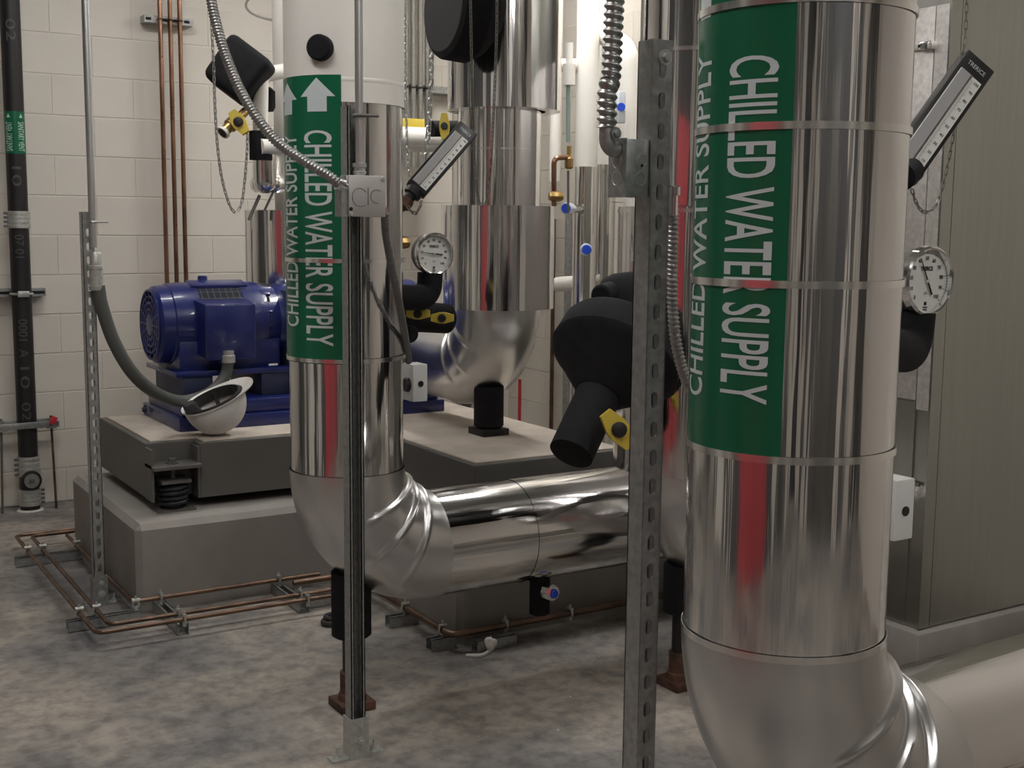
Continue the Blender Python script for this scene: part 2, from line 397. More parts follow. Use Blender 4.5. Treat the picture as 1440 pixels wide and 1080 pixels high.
# ------------------------------------------------------------------ strut channel posts
SW = .0413; ST = .0026
def slotted(b, o, u, w, z0, z1, n, per=.0508, sw=.0143, sh=.0286, t=ST, phase=0.0):
    """flat strip at o spanning u (width w, centred) and z0..z1 with long slots; n outward normal"""
    o, u, n = Vector(o), Vector(u), Vector(n); zc = z0+phase
    P = []; Fc = []
    def q(a, z, d): return o+u*a+V(0, 0, z)-n*d
    def quad(a0, a1, za, zb, d): b.add([q(a0, za, d), q(a1, za, d), q(a1, zb, d), q(a0, zb, d)], [[0, 1, 2, 3]])
    z = z0
    while zc+per <= z1+1e-6:
        if zc > z: 
            for d in (0, t): quad(-w/2, w/2, z, zc, d)
        z = zc
        c = z+per/2; hs = sh/2-sw/2
        ring = []
        for k in range(7): a = -PI/2+PI*k/6; ring.append((sw/2*math.cos(a-0), None, a))
        rp = [(sw/2*math.cos(PI*k/6), c+hs+sw/2*math.sin(PI*k/6)) for k in range(7)]+[(-sw/2*math.cos(PI*k/6), c-hs-sw/2*math.sin(PI*k/6)) for k in range(7)]
        # right part, top half etc: connect slot ring to the rectangle
        out = []
        for k in range(7): out.append((w/2 if k < 3 else (0 if k == 3 else -w/2), z+per if k != 0 else z+per) if 1 else None)
        rect = []
        for i, (a, zz) in enumerate(rp):
            if i < 7: rect.append((w/2*(1-2*i/6), z+per) if 0 < i < 6 else ((w/2, z+per) if i == 0 else (-w/2, z+per)))
            else:
                j = i-7; rect.append((-w/2*(1-2*j/6), z))
        m = len(rp)
        for d in (0, t):
            vs = [q(a, zz, d) for a, zz in rp]+[q(a, zz, d) for a, zz in rect]
            b.add(vs, [[i, (i+1) % m, m+(i+1) % m, m+i] for i in range(m)])
        vs = [q(a, zz, 0) for a, zz in rp]+[q(a, zz, t) for a, zz in rp]
        b.add(vs, [[i, (i+1) % m, m+(i+1) % m, m+i] for i in range(m)])
        z += per; zc = z
    if z < z1:
        for d in (0, t): quad(-w/2, w/2, z, z1, d)
def strut_channel(b, x, y, z0, z1, web, phase=0.0):
    """vertical strut channel; web = +1 slotted web faces -Y (camera side), -1 open side faces -Y"""
    h = SW/2
    yw = y-h if web > 0 else y+h; n = (0, -1, 0) if web > 0 else (0, 1, 0)
    slotted(b, (x, yw, 0), (1, 0, 0), SW, z0, z1, n, phase=phase)
    b.bb(x-h, x-h+ST, y-h, y+h, z0, z1); b.bb(x+h-ST, x+h, y-h, y+h, z0, z1)
    yo = y+h if web > 0 else y-h; s = 1 if web > 0 else -1
    for sx in (-1, 1):
        xa, xb = sorted((x+sx*h, x+sx*(h-.0095)))
        ya, yb = sorted((yo, yo-s*ST)); b.bb(xa, xb, ya, yb, z0, z1)
        xa, xb = sorted((x+sx*(h-.0095), x+sx*(h-.0095+ST))); ya, yb = sorted((yo, yo-s*.008)); b.bb(xa, xb, ya, yb, z0, z1)
def bolt(p, n, r, M, parent, name='bolt'):
    b = MB(); b.lathe(p, n, [(0, r*1.7), (r*.35, r*1.7)], 16); b.lathe(Vector(p)+Vector(n).normalized()*r*.35, n, [(0, r), (r*.9, r), (r*.95, r*.8)], 6)
    return b.build(name, M, parent)
def strut_post(label, x, y, ztop, web, phase=0.0, bracket_h=.115, light=GALV):
    t = thing('strut_post', label, 'metal post', (x, y, 0))
    b = MB(); strut_channel(b, x, y, .006, ztop, web, phase); b.build('channel', GALV, t, 25)
    h = SW/2+.0015; k = .0055; b = MB()
    b.bb(x-h-k, x-h, y-h-k, y+h, 0, bracket_h); b.bb(x+h, x+h+k, y-h-k, y+h, 0, bracket_h); b.bb(x-h, x+h, y-h-k, y-h, 0, bracket_h)
    b.build('base_bracket', light, t)
    for s in (-1, 1):
        xa, xb = sorted((x+s*(h+k), x+s*(h+k+.05))); MB().bb(xa, xb, y-.022, y+.018, 0, .006).build('base_flange', light, t)
        c = x+s*(h+k+.028); b = MB(); b.lathe((c, y, .006), (0, 0, 1), [(0, .013), (.002, .013), (.002, .0085), (.010, .0085), (.010, .0045), (.030, .0045)], 12); b.build('anchor_bolt', GALVL, t)
    bolt((x+.004, y-h-k, bracket_h*.78), (0, -1, 0), .006, GALVL, t); bolt((x+.004, y-h-k, bracket_h*.42), (0, -1, 0), .008, GALVL, t)
    return t
sM = pY(499, 150, 2.965).z
postM = strut_post('galvanised slotted post with open channel, in front of the white-topped chilled water riser', 1.335, 2.965, sM, -1, light=GALVL)
NX, NY = 1.312, 1.675
postN = strut_post('galvanised slotted post beside the largest chilled water riser', NX, NY, pY(925, 58, NY).z, 1, .01)
bolt((NX+.004, NY-SW/2, pY(936, 84, NY).z), (0, -1, 0), .008, GALVL, postN, 'washer_bolt')
postL = strut_post('galvanised slotted post at the corner of the concrete pad', 1.05, 4.70, pY(128, 298, 4.70).z, 1, .015)

# ------------------------------------------------------------------ clad pipes
PR = .167
def clad(b, x, y, z0, z1, r, n=96):
    b.lathe((x, y, z0), (0, 0, 1), [(0, r), (z1-z0, r)], n, False, False); return b
def band(x, y, z, r, parent, h=.0115, name='strap_band'):
    b = MB(); b.lathe((x, y, z-h/2), (0, 0, 1), [(0, r), (0, r+.0016), (h, r+.0016), (h, r)], 96, False, False); return b.build(name, BAND, parent)
def elbow(cx, cy, zh, R, r, dirv, parent, ribs, name='elbow_cover', amp=.011, n1=110, n2=64, M=ALUE, ext=.0):
    """bend from a riser at (cx,cy) into a horizontal run along dirv at height zh"""
    d = Vector(dirv).normalized(); side = d.cross(V(0, 0, 1)); C = V(cx, cy, zh+R)+d*R
    rings = []
    ths = [PI/2*i/n1 for i in range(n1+1)]
    for th in ths:
        c = C-d*R*math.cos(th)-V(0, 0, 1)*R*math.sin(th); inn = (C-c).normalized()
        ring = []
        for j in range(n2):
            a = 2*PI*j/n2; f = max(0, .42+.58*math.cos(a))**.8; rr = r
            for t in ribs:
                q = (th-math.radians(t))*(R-r*math.cos(a)*.9)/.0085; rr += amp*f*math.exp(-q*q)
            ring.append(c+inn*math.cos(a)*rr+side*math.sin(a)*rr)
        rings.append(ring)
    b = MB(); b.ringstack(rings, False, False); return b.build(name, M, parent, 60)
def view_axes(x, y):
    n = V(CAM.x-x, CAM.y-y, 0).normalized(); return n, V(-n.y, n.x, 0)     # towards the standing place, and its right
def marker(x, y, r, z0, z1, phi0, phi1, rows, arrows, parent):
    """green wrap-around pipe marker; angles in degrees from the aisle-facing line, + to the right"""
    n, t = view_axes(x, y); ax = V(x, y, 0)
    def P(phi, z, rr): a = math.radians(phi); return ax+(n*math.cos(a)+t*math.sin(a))*rr+V(0, 0, z)
    k = 40; b = MB()
    for rr in (r+.0009,):
        g = [P(phi0+(phi1-phi0)*i/k, z, rr) for z in (z0, z1) for i in range(k+1)]
        b.add(g, [[i, i+1, k+1+i+1, k+1+i] for i in range(k)])
    mk = b.build('pipe_marker', GREEN, parent)
    for body, zt, zb, pc, cap, up in rows:
        T, Fc, asp = text_flat(body, 10, .012); dphi = math.degrees(cap/r); vs = []
        for a, c in T:
            z = zb+(zt-zb)*a if up else zt-(zt-zb)*a
            phi = pc-(c-.5)*dphi if up else pc+(c-.5)*dphi
            vs.append(P(phi, z, r+.0015))
        me = bpy.data.meshes.new('lettering'); me.from_pydata(vs, [], Fc); link('lettering', me, LETTER, mk, 0)
    for pc, zb, zt, wd in arrows:
        h = zt-zb; hw = wd/2; tw = wd*.28; zs = zb+h*.45; b = MB(); dg = math.degrees(1/r); m2 = 8
        def strip(w0, w1, za, zb2):
            b.add([P(pc+(-w0+2*w0*i/m2)*dg, za, r+.0015) for i in range(m2+1)]+[P(pc+(-w1+2*w1*i/m2)*dg, zb2, r+.0015) for i in range(m2+1)], [[i, i+1, m2+2+i, m2+1+i] for i in range(m2)])
        strip(tw, tw, zb, zs)
        for q_ in range(10): strip(hw*(1-q_/10)+.0004, hw*(1-(q_+1)/10)+.0004, zs+(zt-zs)*q_/10, zs+(zt-zs)*(q_+1)/10)
        b.build('arrow', LETTER, mk)
    return mk

ZH = .474
# --- largest riser beside the near post
NPX, NPY = 1.447, 1.463
pn = thing('chilled_water_pipe', 'aluminium clad chilled water riser with large green marker, beside the metal cabinet', 'pipe', (NPX, NPY, 0))
zb = [.787, 1.103, 1.372, 1.608, 1.79]
for a, b2 in zip(zb, zb[1:]): MB().lathe((NPX, NPY, a), (0, 0, 1), [(0, PR), (b2-a, PR)], 96, False, False).build('cladding', ALU, pn)
for z in zb: band(NPX, NPY, z, PR+.002, pn)
clad(MB(), NPX, NPY, 1.795, CZ, PR).build('white_jacket', PVC, pn)
elbow(NPX, NPY, ZH, .79-ZH, PR+.003, (1, 0, 0), pn, [28, 46, 63], amp=.019)
b = MB(); x0 = NPX+.79-ZH-.01
b.lathe((x0, NPY, ZH), (1, 0, 0), [(0, PR-.001), (WX-x0, PR-.001)], 96, False, False); b.build('horizontal_cladding', ALUH, pn)
sa = math.radians(28); MB().box(((x0+WX)/2+.1, NPY-math.cos(sa)*(PR+.0005), ZH+math.sin(sa)*(PR+.0005)), (WX-x0-.22, .003, .004)).build('lap_seam', BAND, pn)
marker(NPX, NPY, PR+.0005, 1.108, 2.02, -92, -4.5,
       [('CHILLED WATER SUPPLY', pY(1060, 62, NPY-.14).z, pY(1040, 582, NPY-.14).z, -26.5, .083, False),
        ('CHILLED WATER SUPPLY', pD(995, 80, 1.95).z, pD(985, 560, 1.95).z, -66, .060, True)],
       [(-26, 1.80, 1.96, .09), (-66, 1.78, 1.94, .08)], pn)
# --- middle riser with white top
MPX, MPY = 1.465, 3.30
pm = thing('chilled_water_pipe', 'white-topped chilled water riser with smaller green marker, behind the open-channel post', 'pipe', (MPX, MPY, 0))
zb = [.742, 1.074, 1.355, 1.79]
for a, b2 in zip(zb, zb[1:]): clad(MB(), MPX, MPY, a, b2, PR-.001).build('cladding', ALU, pm)
for z in zb[1:3]: band(MPX, MPY, z, PR+.0055, pm)
clad(MB(), MPX, MPY, 1.788, CZ, PR+.004).build('white_jacket', PVC, pm)
MB().lathe((MPX, MPY, 1.843), (0, 0, 1), [(0, PR+.004), (.002, PR+.0048), (.010, PR+.0048), (.012, PR+.004)], 96, False, False).build('jacket_seam', PVC, pm)
elbow(MPX, MPY, ZH, .268, PR+.003, (1, 0, 0), pm, [26, 46, 66], amp=.017)
x0 = MPX+.262
MB().lathe((x0, MPY, ZH), (1, 0, 0), [(0, PR-.001), (.32, PR-.001)], 96, False, False).build('horizontal_cladding', ALUH, pm)
MB().lathe((x0+.315, MPY, ZH), (1, 0, 0), [(0, PR+.0008), (3.194-x0-.315, PR+.0008)], 96, False, False).build('horizontal_cladding', ALUH, pm)
rr = PR+.0045
marker(MPX, MPY, rr, 1.066, pY(440, 102, MPY-.15).z, -88, -3,
       [('CHILLED WATER SUPPLY', pY(455, 182, MPY-.15).z, pY(460, 488, MPY-.15).z, -26, .085, False),
        ('CHILLED WATER SUPPLY', pY(422, 187, MPY-.1).z, pY(425, 462, MPY-.1).z, -62, .072, True)],
       [(-26, pY(450, 155, MPY-.15).z, pY(450, 107, MPY-.15).z, .105), (-66, pY(420, 158, MPY-.1).z, pY(420, 112, MPY-.1).z, .10)], pm)
pa = pD(447, 66, 3.30); n_, t_ = view_axes(MPX, MPY)
d_ = (V(MPX, MPY, pa.z)-pa); d_.z = 0; d_.normalize()
MB().lathe(pa, d_, [(0, .030), (.004, .035), (.09, .036)], 32).build('foam_stub', FOAM, pm)
# --- riser behind the near post, with black strainer
DX, DY = 2.455, 2.92
pd_ = thing('chilled_water_pipe', 'aluminium clad riser with black foam strainer cover, behind the near slotted post', 'pipe', (DX, DY, 0))
zs = [pY(890, 290, DY).z, pY(890, 352, DY).z]
clad(MB(), DX, DY, zs[0]-.02, 1.97, PR).build('cladding', ALU, pd_); clad(MB(), DX, DY, 1.965, CZ, PR+.002).build('cladding', ALU, pd_)
band(DX, DY, 1.97, PR+.002, pd_)
MB().lathe((DX, DY, .72), (0, 0, 1), [(0, PR), (.0, .235), (zs[0]-.72, .235), (zs[0]-.715, PR)], 96, False, False).build('valve_jacket', ALU, pd_)
band(DX, DY, zs[0]-.012, .235, pd_)
elbow(DX, DY, ZH-.03, .27, PR+.003, (1, 0, 0), pd_, [30, 50, 68])
MB().lathe((DX+.265, DY, ZH-.03), (1, 0, 0), [(0, PR), (3.194-DX-.265, PR)], 64, False, False).build('horizontal_cladding', ALUH, pd_)
P0 = pD(862, 512, 3.50); P1 = pD(803, 638, 3.33); ax = (P1-P0); L = ax.length; ax.normalize()
so = MB(); so.lathe(P0-ax*.105, ax, [(0, .13), (.010, .178), (.025, .186), (.095, .192), (.105, .187), (.12, .168), (.225, .066)], 48)
sc = so.build('strainer_cover', FOAM, pd_, 28)
MB().lathe(P0+ax*.05, ax, [(0, .064), (L-.05, .062), (L-.048, .056)], 40).build('strainer_leg', FOAM, sc)
q = pD(892, 396, 3.60)
MB().lathe(q-V(0, 0, .12), (0, 0, 1), [(0, .118), (.09, .112), (.125, .095), (.142, .065), (.148, .02)], 40).build('strainer_dome', FOAM, sc, 40)
q2 = pD(845, 418, 3.50); MB().lathe(q2, pD(895, 402, 3.66)-q2, [(0, .030), (.004, .036), (.12, .036)], 28).build('foam_stub', FOAM, sc)
MB().cyl(q+V(-.005, 0, .01), q+V(-.005, 0, .06), .007, n=12).build('vent_pin', CHROME, sc)
# --- rear riser on the inertia base (pump suction)
CX, CY = 2.58, 4.29
pc = thing('pump_suction_pipe', 'aluminium clad pump suction riser with wide lower jacket standing on the inertia base', 'pipe', (CX, CY, IZ1))
CZH = .865; CR = .27
clad(MB(), CX, CY, 1.5, 1.95, PR).build('cladding', ALU, pc); band(CX, CY, 1.757, PR, pc, .006)
MB().lathe((CX, CY, 1.126), (0, 0, 1), [(0, PR), (0, .226), (.41, .226), (.411, PR)], 96, False, False).build('wide_jacket', ALU, pc)
MB().lathe((CX+.02, CY, 1.912), (0, 0, 1), [(0, PR), (0, .228), (CZ-1.912, .228)], 96, False, False).build('wide_jacket', ALU, pc)
clad(MB(), CX, CY, 1.10, 1.14, PR).build('cladding', ALU, pc)
elbow(CX, CY, CZH, CR, PR+.002, (0, 1, 0), pc, [28, 48, 66], amp=.016)
MB().lathe((CX, CY+CR-.005, CZH), (0, 1, 0), [(0, PR-.001), (.34, PR-.001)], 96, False, False).build('horizontal_cladding', ALUE, pc)
q = pD(624, 6, 4.48); ax = (RT*.88+FW*.47+UP*.02).normalized()
vc = MB().lathe(q, ax, [(0, .165), (.006, .188), (.02, .196), (.10, .200), (.15, .17), (.20, .11)], 48).build('valve_cover', FOAM, pc, 28)
MB().lathe(q-ax*.004, ax, [(0, .168), (.006, .175)], 48).build('cover_cap', mat('dark_grey_foam', (.03, .03, .033), .8, 0), vc)
rp_ = pY(664, 250, 5.76)
cr = thing('rear_pipe', 'slim aluminium clad pipe directly behind the pump suction riser', 'pipe', (rp_.x, 5.76, 0))
clad(MB(), rp_.x, 5.76, 0, CZ, .108).build('cladding', ALU, cr)
band(rp_.x, 5.76, 1.5, .108, cr)

# pipe stands
def stand(label, x, y, z0, zfoam, ztop, r=.06, foot=.11, M=RUST):
    t = thing('pipe_stand', label, 'pipe support', (x, y, z0))
    MB().bb(x-foot/2, x+foot/2, y-foot/2, y+foot/2, z0, z0+.028, .003).build('foot_flange', M, t)
    b = MB(); b.lathe((x, y, z0+.028), (0, 0, 1), [(0, .044), (.018, .040), (.022, .036), (.085, .036), (.088, .030)], 24); b.build('coupling', M, t)
    MB().cyl((x, y, z0+.11), (x, y, zfoam+.02), .028).build('post', M if zfoam-z0 > .3 else CAST, t)
    MB().lathe((x, y, zfoam), (0, 0, 1), [(0, r*.86), (.006, r), (ztop-zfoam, r)], 32).build('foam_sleeve', FOAM, t)
stand('rusty pipe stand with black foam sleeve under the white-topped riser', 1.468, 3.285, 0, .225, .425)
stand('rusty pipe stand with black foam sleeve under the strainer riser', DX-.01, DY, 0, .245, .40)
stand('short pipe stand with black foam sleeve on the concrete-filled base', CX-.03, CY+.02, IZ1, .632, .80, .062, .125, STEEL if 0 else CAST)

# ------------------------------------------------------------------ pump set
ps = thing('pump_set', 'blue electric motor and pump on a blue steel frame', 'pump', (2.05, 5.3, IZ1))
b = MB(); b.bb(1.45, 2.69, 4.95, 5.51, IZ1, IZ1+.055, .004).bb(1.47, 2.67, 4.975, 5.49, IZ1+.055, IZ1+.115, .006); b.build('base_frame', BLUE, ps)
bolt((1.447, 5.45, IZ1+.03), (-1, 0, 0), .012, BLUED, ps)
MY, MZ, MR = 5.27, 1.022, .178
for xx in (1.50, 1.845): MB().bb(xx, xx+.13, 5.06, 5.47, IZ1+.115, .815, .004).build('pedestal', BLUED, ps)
MB().bb(1.47, 1.99, 5.05, 5.51, .813, .835, .003).build('motor_feet', BLUE, ps)
b = MB(); b.lathe((1.432, MY, MZ), (1, 0, 0), [(0, MR*.86), (.012, MR*.93), (.06, MR*.95), (.065, MR*.98), (.10, MR), (.17, MR*1.01), (.175, MR*.99), (.36, MR*.99), (.365, MR*1.01), (.44, MR), (.47, MR*.97), (.475, MR*.93), (.53, MR*.88)], 64)
mb = b.build('motor_body', BLUE, ps, 25)
MB().bb(1.50, 1.95, MY-.17, MY+.17, .83, .96, .01).build('motor_cradle', BLUE, mb)
# fan grille on the end: dark disc, rings and spokes
MB().lathe((1.434, MY, MZ), (-1, 0, 0), [(0, MR*.84), (.002, MR*.84)], 48).build('grille_shadow', DARK, mb)
b = MB()
for i, R_ in enumerate((.148, .121, .094, .066)): b.torus((1.428, MY, MZ), (1, 0, 0), R_, .0062, 40, 6)
for i in range(16):
    a = 2*PI*i/16; c_, s_ = math.cos(a), math.sin(a); b.cyl((1.428, MY+c_*.04, MZ+s_*.04), (1.428, MY+c_*.15, MZ+s_*.15), .0055, n=6)
b.lathe((1.432, MY, MZ), (-1, 0, 0), [(0, .05), (.008, .048), (.012, .02)], 24); b.build('fan_grille', BLUE, mb)
b = MB(); b.lathe((1.66, MY, MZ+MR*.95), (0, 0, 1), [(0, .024), (.012, .024), (.018, .021), (.034, .021), (.038, .016)], 16); b.build('lifting_boss', BLUE, mb)
# vent hood, ribs and recesses around the shell
def radial(ang, r): return V(0, -math.cos(ang)*r, math.sin(ang)*r)
def shellbox(x0, x1, ang, w_, h_, name, M, par_, r0=MR*.98):
    a = math.radians(ang); nrm = radial(a, 1); tg = nrm.cross(V(1, 0, 0)); R3 = Matrix((V(1, 0, 0), tg, nrm)).transposed()
    bb_ = MB(); bb_.box(V((x0+x1)/2, MY, MZ)+nrm*(r0+h_/2-.02), (x1-x0, w_, h_+.02), R3, .004); return bb_.build(name, M, par_)
shellbox(1.585, 1.835, 76, .085, .020, 'vent_hood', BLUE, mb)
shellbox(1.60, 1.822, 46, .085, .012, 'vent_opening', DARK, mb)
for j in range(8): shellbox(1.615+.0275*j, 1.619+.0275*j, 46, .085, .014, 'vent_bar', BLUED, mb)
for a in (40, 52): shellbox(1.60, 1.822, a, .004, .014, 'vent_bar', BLUED, mb)
for x0, x1 in ((1.515, 1.585), (1.855, 1.925)): shellbox(x0, x1, 52, .035, .012, 'shell_pad', BLUE, mb); shellbox(x0+.006, x1-.006, 40, .028, .005, 'shell_recess', DARK, mb)
for a in (18, -2): shellbox(1.54, 1.62, a, .010, .010, 'shell_rib', BLUE, mb); shellbox(1.85, 1.92, a, .010, .010, 'shell_rib', BLUE, mb)
# terminal box
tx0, tx1, tz0, tz1 = 1.588, 1.800, .882, 1.118
tb = MB()
yb_, yf_ = MY-.135, MY-.275
tb.ringstack([[V(tx0-.015, yb_, tz0+.03), V(tx1+.01, yb_, tz0+.03), V(tx1+.01, yb_, tz1+.015), V(tx0-.015, yb_, tz1+.015)],
              [V(tx0, yf_+.02, tz0+.008), V(tx1, yf_+.02, tz0+.008), V(tx1, yf_+.02, tz1), V(tx0, yf_+.02, tz1)]])
tbo = tb.build('terminal_box', BLUE, mb)
MB().bb(tx0-.004, tx1+.004, yf_, yf_+.024, tz0, tz1+.004, .012).build('terminal_cover', BLUE, tbo)
# coupling guard, bearing housing, pump casing
MB().bb(1.985, 2.0, 5.04, 5.50, IZ1+.115, 1.165, .004).build('guard_plate', BLUED, ps)
MB().lathe((1.96, MY, MZ), (1, 0, 0), [(0, .155), (.03, .165), (.30, .165), (.32, .10), (.5, .09)], 48).build('coupling_guard', BLUE, ps)
MB().bb(2.0, 2.20, 5.06, 5.48, IZ1+.115, 1.0, .01).build('bearing_pedestal', BLUE, ps)
b = MB(); b.lathe((2.30, MY, .93), (1, 0, 0), [(0, .14), (.04, .23), (.12, .27), (.36, .27), (.44, .2), (.46, .1)], 48); b.build('pump_casing', BLUE, ps)
MB().lathe((CX, 4.885, CZH), (0, 1, 0), [(0, .15), (.03, .15), (.03, .12), (.2, .12)], 40).build('suction_flange', BLUE, ps)
MB().bb(2.32, 2.66, 5.1, 5.45, IZ1+.115, .75, .01).build('casing_foot', BLUE, ps)
MB().bb(1.875, 1.915, 5.045, 5.05, .845, .853).build('rating_label', WHITEP, ps)

# liquidtight conduit from the post to the motor, with its rigid drop
cL = thing('motor_conduit', 'grey flexible conduit looping from the corner post to the blue motor', 'conduit', (1.05, 4.65, 0))
cp = pY(131, 340, 4.655)
MB().cyl((cp.x, cp.y, cp.z-.02), (cp.x, cp.y, CZ), .0135, n=20).build('rigid_conduit', ZINC, cL)
b = MB(); b.lathe((cp.x+.006, cp.y, pY(136, 408, 4.655).z), (0, 0, 1), [(0, .026), (.015, .028), (.016, .024), (.075, .024), (.078, .027), (.09, .027), (.092, .021), (.135, .021), (.14, .018)], 24); b.build('connector', GALVL, cL)
path = spline([pY(138, 402, 4.655), pY(143, 430, 4.655), pY(160, 480, 4.66), pY(186, 524, 4.68), pY(218, 552, 4.78), pY(252, 564, 4.90), pY(283, 558, 4.97), pY(305, 544, 4.99), pY(318, 525, 5.0), pY(321, 503, 5.0)], 8)
MB().tube(path, .0245, 20).build('flexible_conduit', RUBBER, cL)
e_ = path[-1]; MB().lathe(e_-V(0, 0, .02), (0, 0, 1), [(0, .029), (.03, .029), (.032, .024), (.05, .024)], 20).build('connector', GALVL, cL)
q = pY(131, 312, 4.655); b = MB(); b.torus((q.x, q.y, q.z), (0, 0, 1), .015, .004, 20, 8); b.cyl(q+V(.0, -.018, 0), q+V(.05, -.02, 0), .0035, n=8); b.build('conduit_clamp', ZINC, cL)

# hard hat lying upside down on the base edge
hh = thing('hard_hat', 'white hard hat lying upside down on the grey base edge by the motor', 'hard hat', (1.545, 4.80, IZ1))
HR = Matrix.Rotation(math.radians(11), 3, 'X') @ Matrix.Rotation(math.radians(-24), 3, V(.15, .99, 0).normalized()); HC = V(1.548, 4.800, IZ1+.146)
def hp(p): return HR @ Vector(p) + HC
def bowl(rx, ry, rz, n=40, k=14):
    R_ = []
    for i in range(k+1):
        th = PI/2*i/k; c_, s_ = math.cos(th), math.sin(th)
        R_.append([(rx*c_**.85*math.cos(2*PI*j/n), ry*c_**.85*math.sin(2*PI*j/n), -rz*s_) for j in range(n)] if i < k else [(rx*.03*math.cos(2*PI*j/n), ry*.03*math.sin(2*PI*j/n), -rz) for j in range(n)])
    return R_
outer, inner = bowl(.128, .108, .140), bowl(.123, .103, .135)
b = MB(); rings = [[hp(p) for p in r] for r in inner[::-1]]+[[hp(p) for p in r] for r in outer]
b.ringstack(rings); b.build('shell', HATM, hh, 50)
n = 48; b = MB(); rg = [[], [], [], []]
for j in range(n):
    a = 2*PI*j/n; c_, s_ = math.cos(a), math.sin(a); ex = .008+.040*max(0, c_)**3
    for q_, (e0, z_) in enumerate(((-.004, .004), (ex, .010+ex*.1), (ex, .005+ex*.1), (-.004, -.004))): rg[q_].append(hp(((.128+e0)*c_, (.108+e0)*s_, z_)))
b.ringstack(rg, False, False, True); b.build('brim', HATM, hh, 50)
b = MB()
for a in (25, 75, 125): 
    a = math.radians(a); b.tube([hp((.112*math.cos(a)*math.cos(t), .092*math.sin(a)*math.cos(t), -.085*math.sin(t))) for t in [PI*i/14 for i in range(15)]], .009, 6)
b.build('suspension_strap', STRAP, hh)
rg = [[], [], [], []]; b = MB()
for j in range(n):
    a = 2*PI*j/n
    for q_, (e0, z_) in enumerate(((.0, .012), (.0, -.035), (-.004, -.035), (-.004, .012))): rg[q_].append(hp(((.113+e0)*math.cos(a), (.094+e0)*math.sin(a), z_)))
b.ringstack(rg, False, False, True); b.build('headband', STRAP, hh)
b = MB(); b.box(hp((-.100, -.02, .022)), (.05, .05, .05), HR, .012); b.build('adjuster', STRAP, hh)

# ------------------------------------------------------------------ left wall: vent stack, copper tubes, brackets
vx, vy, vr = 1.121, 6.47, .047
vp = thing('vent_pipe', 'black cast iron vent pipe with green label on the block wall', 'pipe', (vx, vy, 0))
MB().cyl((vx, vy, .0), (vx, vy, CZ), vr, n=40).build('pipe', CAST, vp)
def zwall(y_): return pY(30, y_, vy).z
def coupling(z0, z1, side):
    b = MB(); b.lathe((vx, vy, z0), (0, 0, 1), [(0, vr), (0, vr+.006), (z1-z0, vr+.006), (z1-z0, vr)], 40, False, False); c = b.build('coupling', GALVL, vp)
    for i in range(4):
        zz = z0+(z1-z0)*(i+.5)/4; MB().lathe((vx, vy, zz-.007), (0, 0, 1), [(0, vr+.006), (.001, vr+.0085), (.013, vr+.0085), (.014, vr+.006)], 40, False, False).build('clamp_band', GALVL, c)
        MB().box((vx+side*(vr+.012), vy-.012, zz), (.022, .016, .013), None, .002).build('clamp_screw', STEEL, c)
coupling(zwall(321), zwall(297), -1); coupling(zwall(670), zwall(642), -1); coupling(zwall(711), zwall(688), 1)
zc = zwall(674); b = MB(); b.lathe((vx, vy, zc), (0, -1, 0), [(0, .047), (.05, .047), (.052, .05), (.062, .05), (.064, .04), (.070, .038)], 32); co = b.build('cleanout', CAST, vp)
MB().lathe((vx, vy-.064, zc), (0, -1, 0), [(0, .039), (.008, .036)], 32).build('cleanout_plug', GALV, co); MB().box((vx, vy-.076, zc), (.022, .012, .022), None, .002).build('plug_nut', STEEL, co)
MB().lathe((vx, vy, 0), (0, 0, 1), [(0, .065), (.006, .06)], 32).build('floor_collar', PAPER, vp)
# label on the vent pipe
def vlabel(z0, z1):
    lab = MB(); k = 24; n_, t_ = view_axes(vx, vy); dg = math.radians
    def P(phi, z, r_): return V(vx, vy, z)+(n_*math.cos(dg(phi))+t_*math.sin(dg(phi)))*r_
    lab.add([P(-100+200*i/k, z, vr+.0008) for z in (z0, z1) for i in range(k+1)], [[i, i+1, k+2+i, k+1+i] for i in range(k)])
    lo = lab.build('vent_label', GREEN, vp)
    LT = mat('label_text', (.45, .66, .58), .5, 0)
    for pc_, zt, zb2, up in ((38, z1-.05, z0+.012, False), (-34, z1-.05, z0+.012, True)):
        T, Fc, _ = text_flat('SANITARY VENT', 4, .01); vs = []
        for a, c in T:
            z = zb2+(zt-zb2)*a if up else zt-(zt-zb2)*a; vs.append(P(pc_+(c-.5)*(-40 if up else 40), z, vr+.0014))
        me = bpy.data.meshes.new('lettering'); me.from_pydata(vs, [], Fc); link('lettering', me, LT, lo, 0)
        b = MB(); c0 = P(pc_, z1-.022, vr+.0014); tt = (n_*-math.sin(dg(pc_))+t_*math.cos(dg(pc_)))
        b.add([c0+tt*-.010+V(0, 0, -.008), c0+tt*.010+V(0, 0, -.008), c0+V(0, 0, .012)], [[0, 1, 2]]); b.build('arrow', LT, lo, 0)
vlabel(zwall(217), zwall(158))
# faint cast lettering running down the pipe
def vtext(body, y0, y1):
    n_, t_ = view_axes(vx, vy); T, Fc, _ = text_flat(body, 4); vs = []
    zt, zb2 = zwall(y0), zwall(y1)
    for a, c in T:
        phi = math.radians((c-.5)*52); vs.append(V(vx, vy, zt-(zt-zb2)*a)+(n_*math.cos(phi)+t_*math.sin(phi))*(vr+.001))
    me = bpy.data.meshes.new('pipe_lettering'); me.from_pydata(vs, [], Fc); link('pipe_lettering', me, MARKG, vp, 0)
vtext('07 01', 330, 362); vtext('0001', 448, 478); vtext('A', 490, 502); vtext('10', 515, 545); vtext('02', 565, 590); vtext('02', 30, 60); vtext('10', 235, 262)
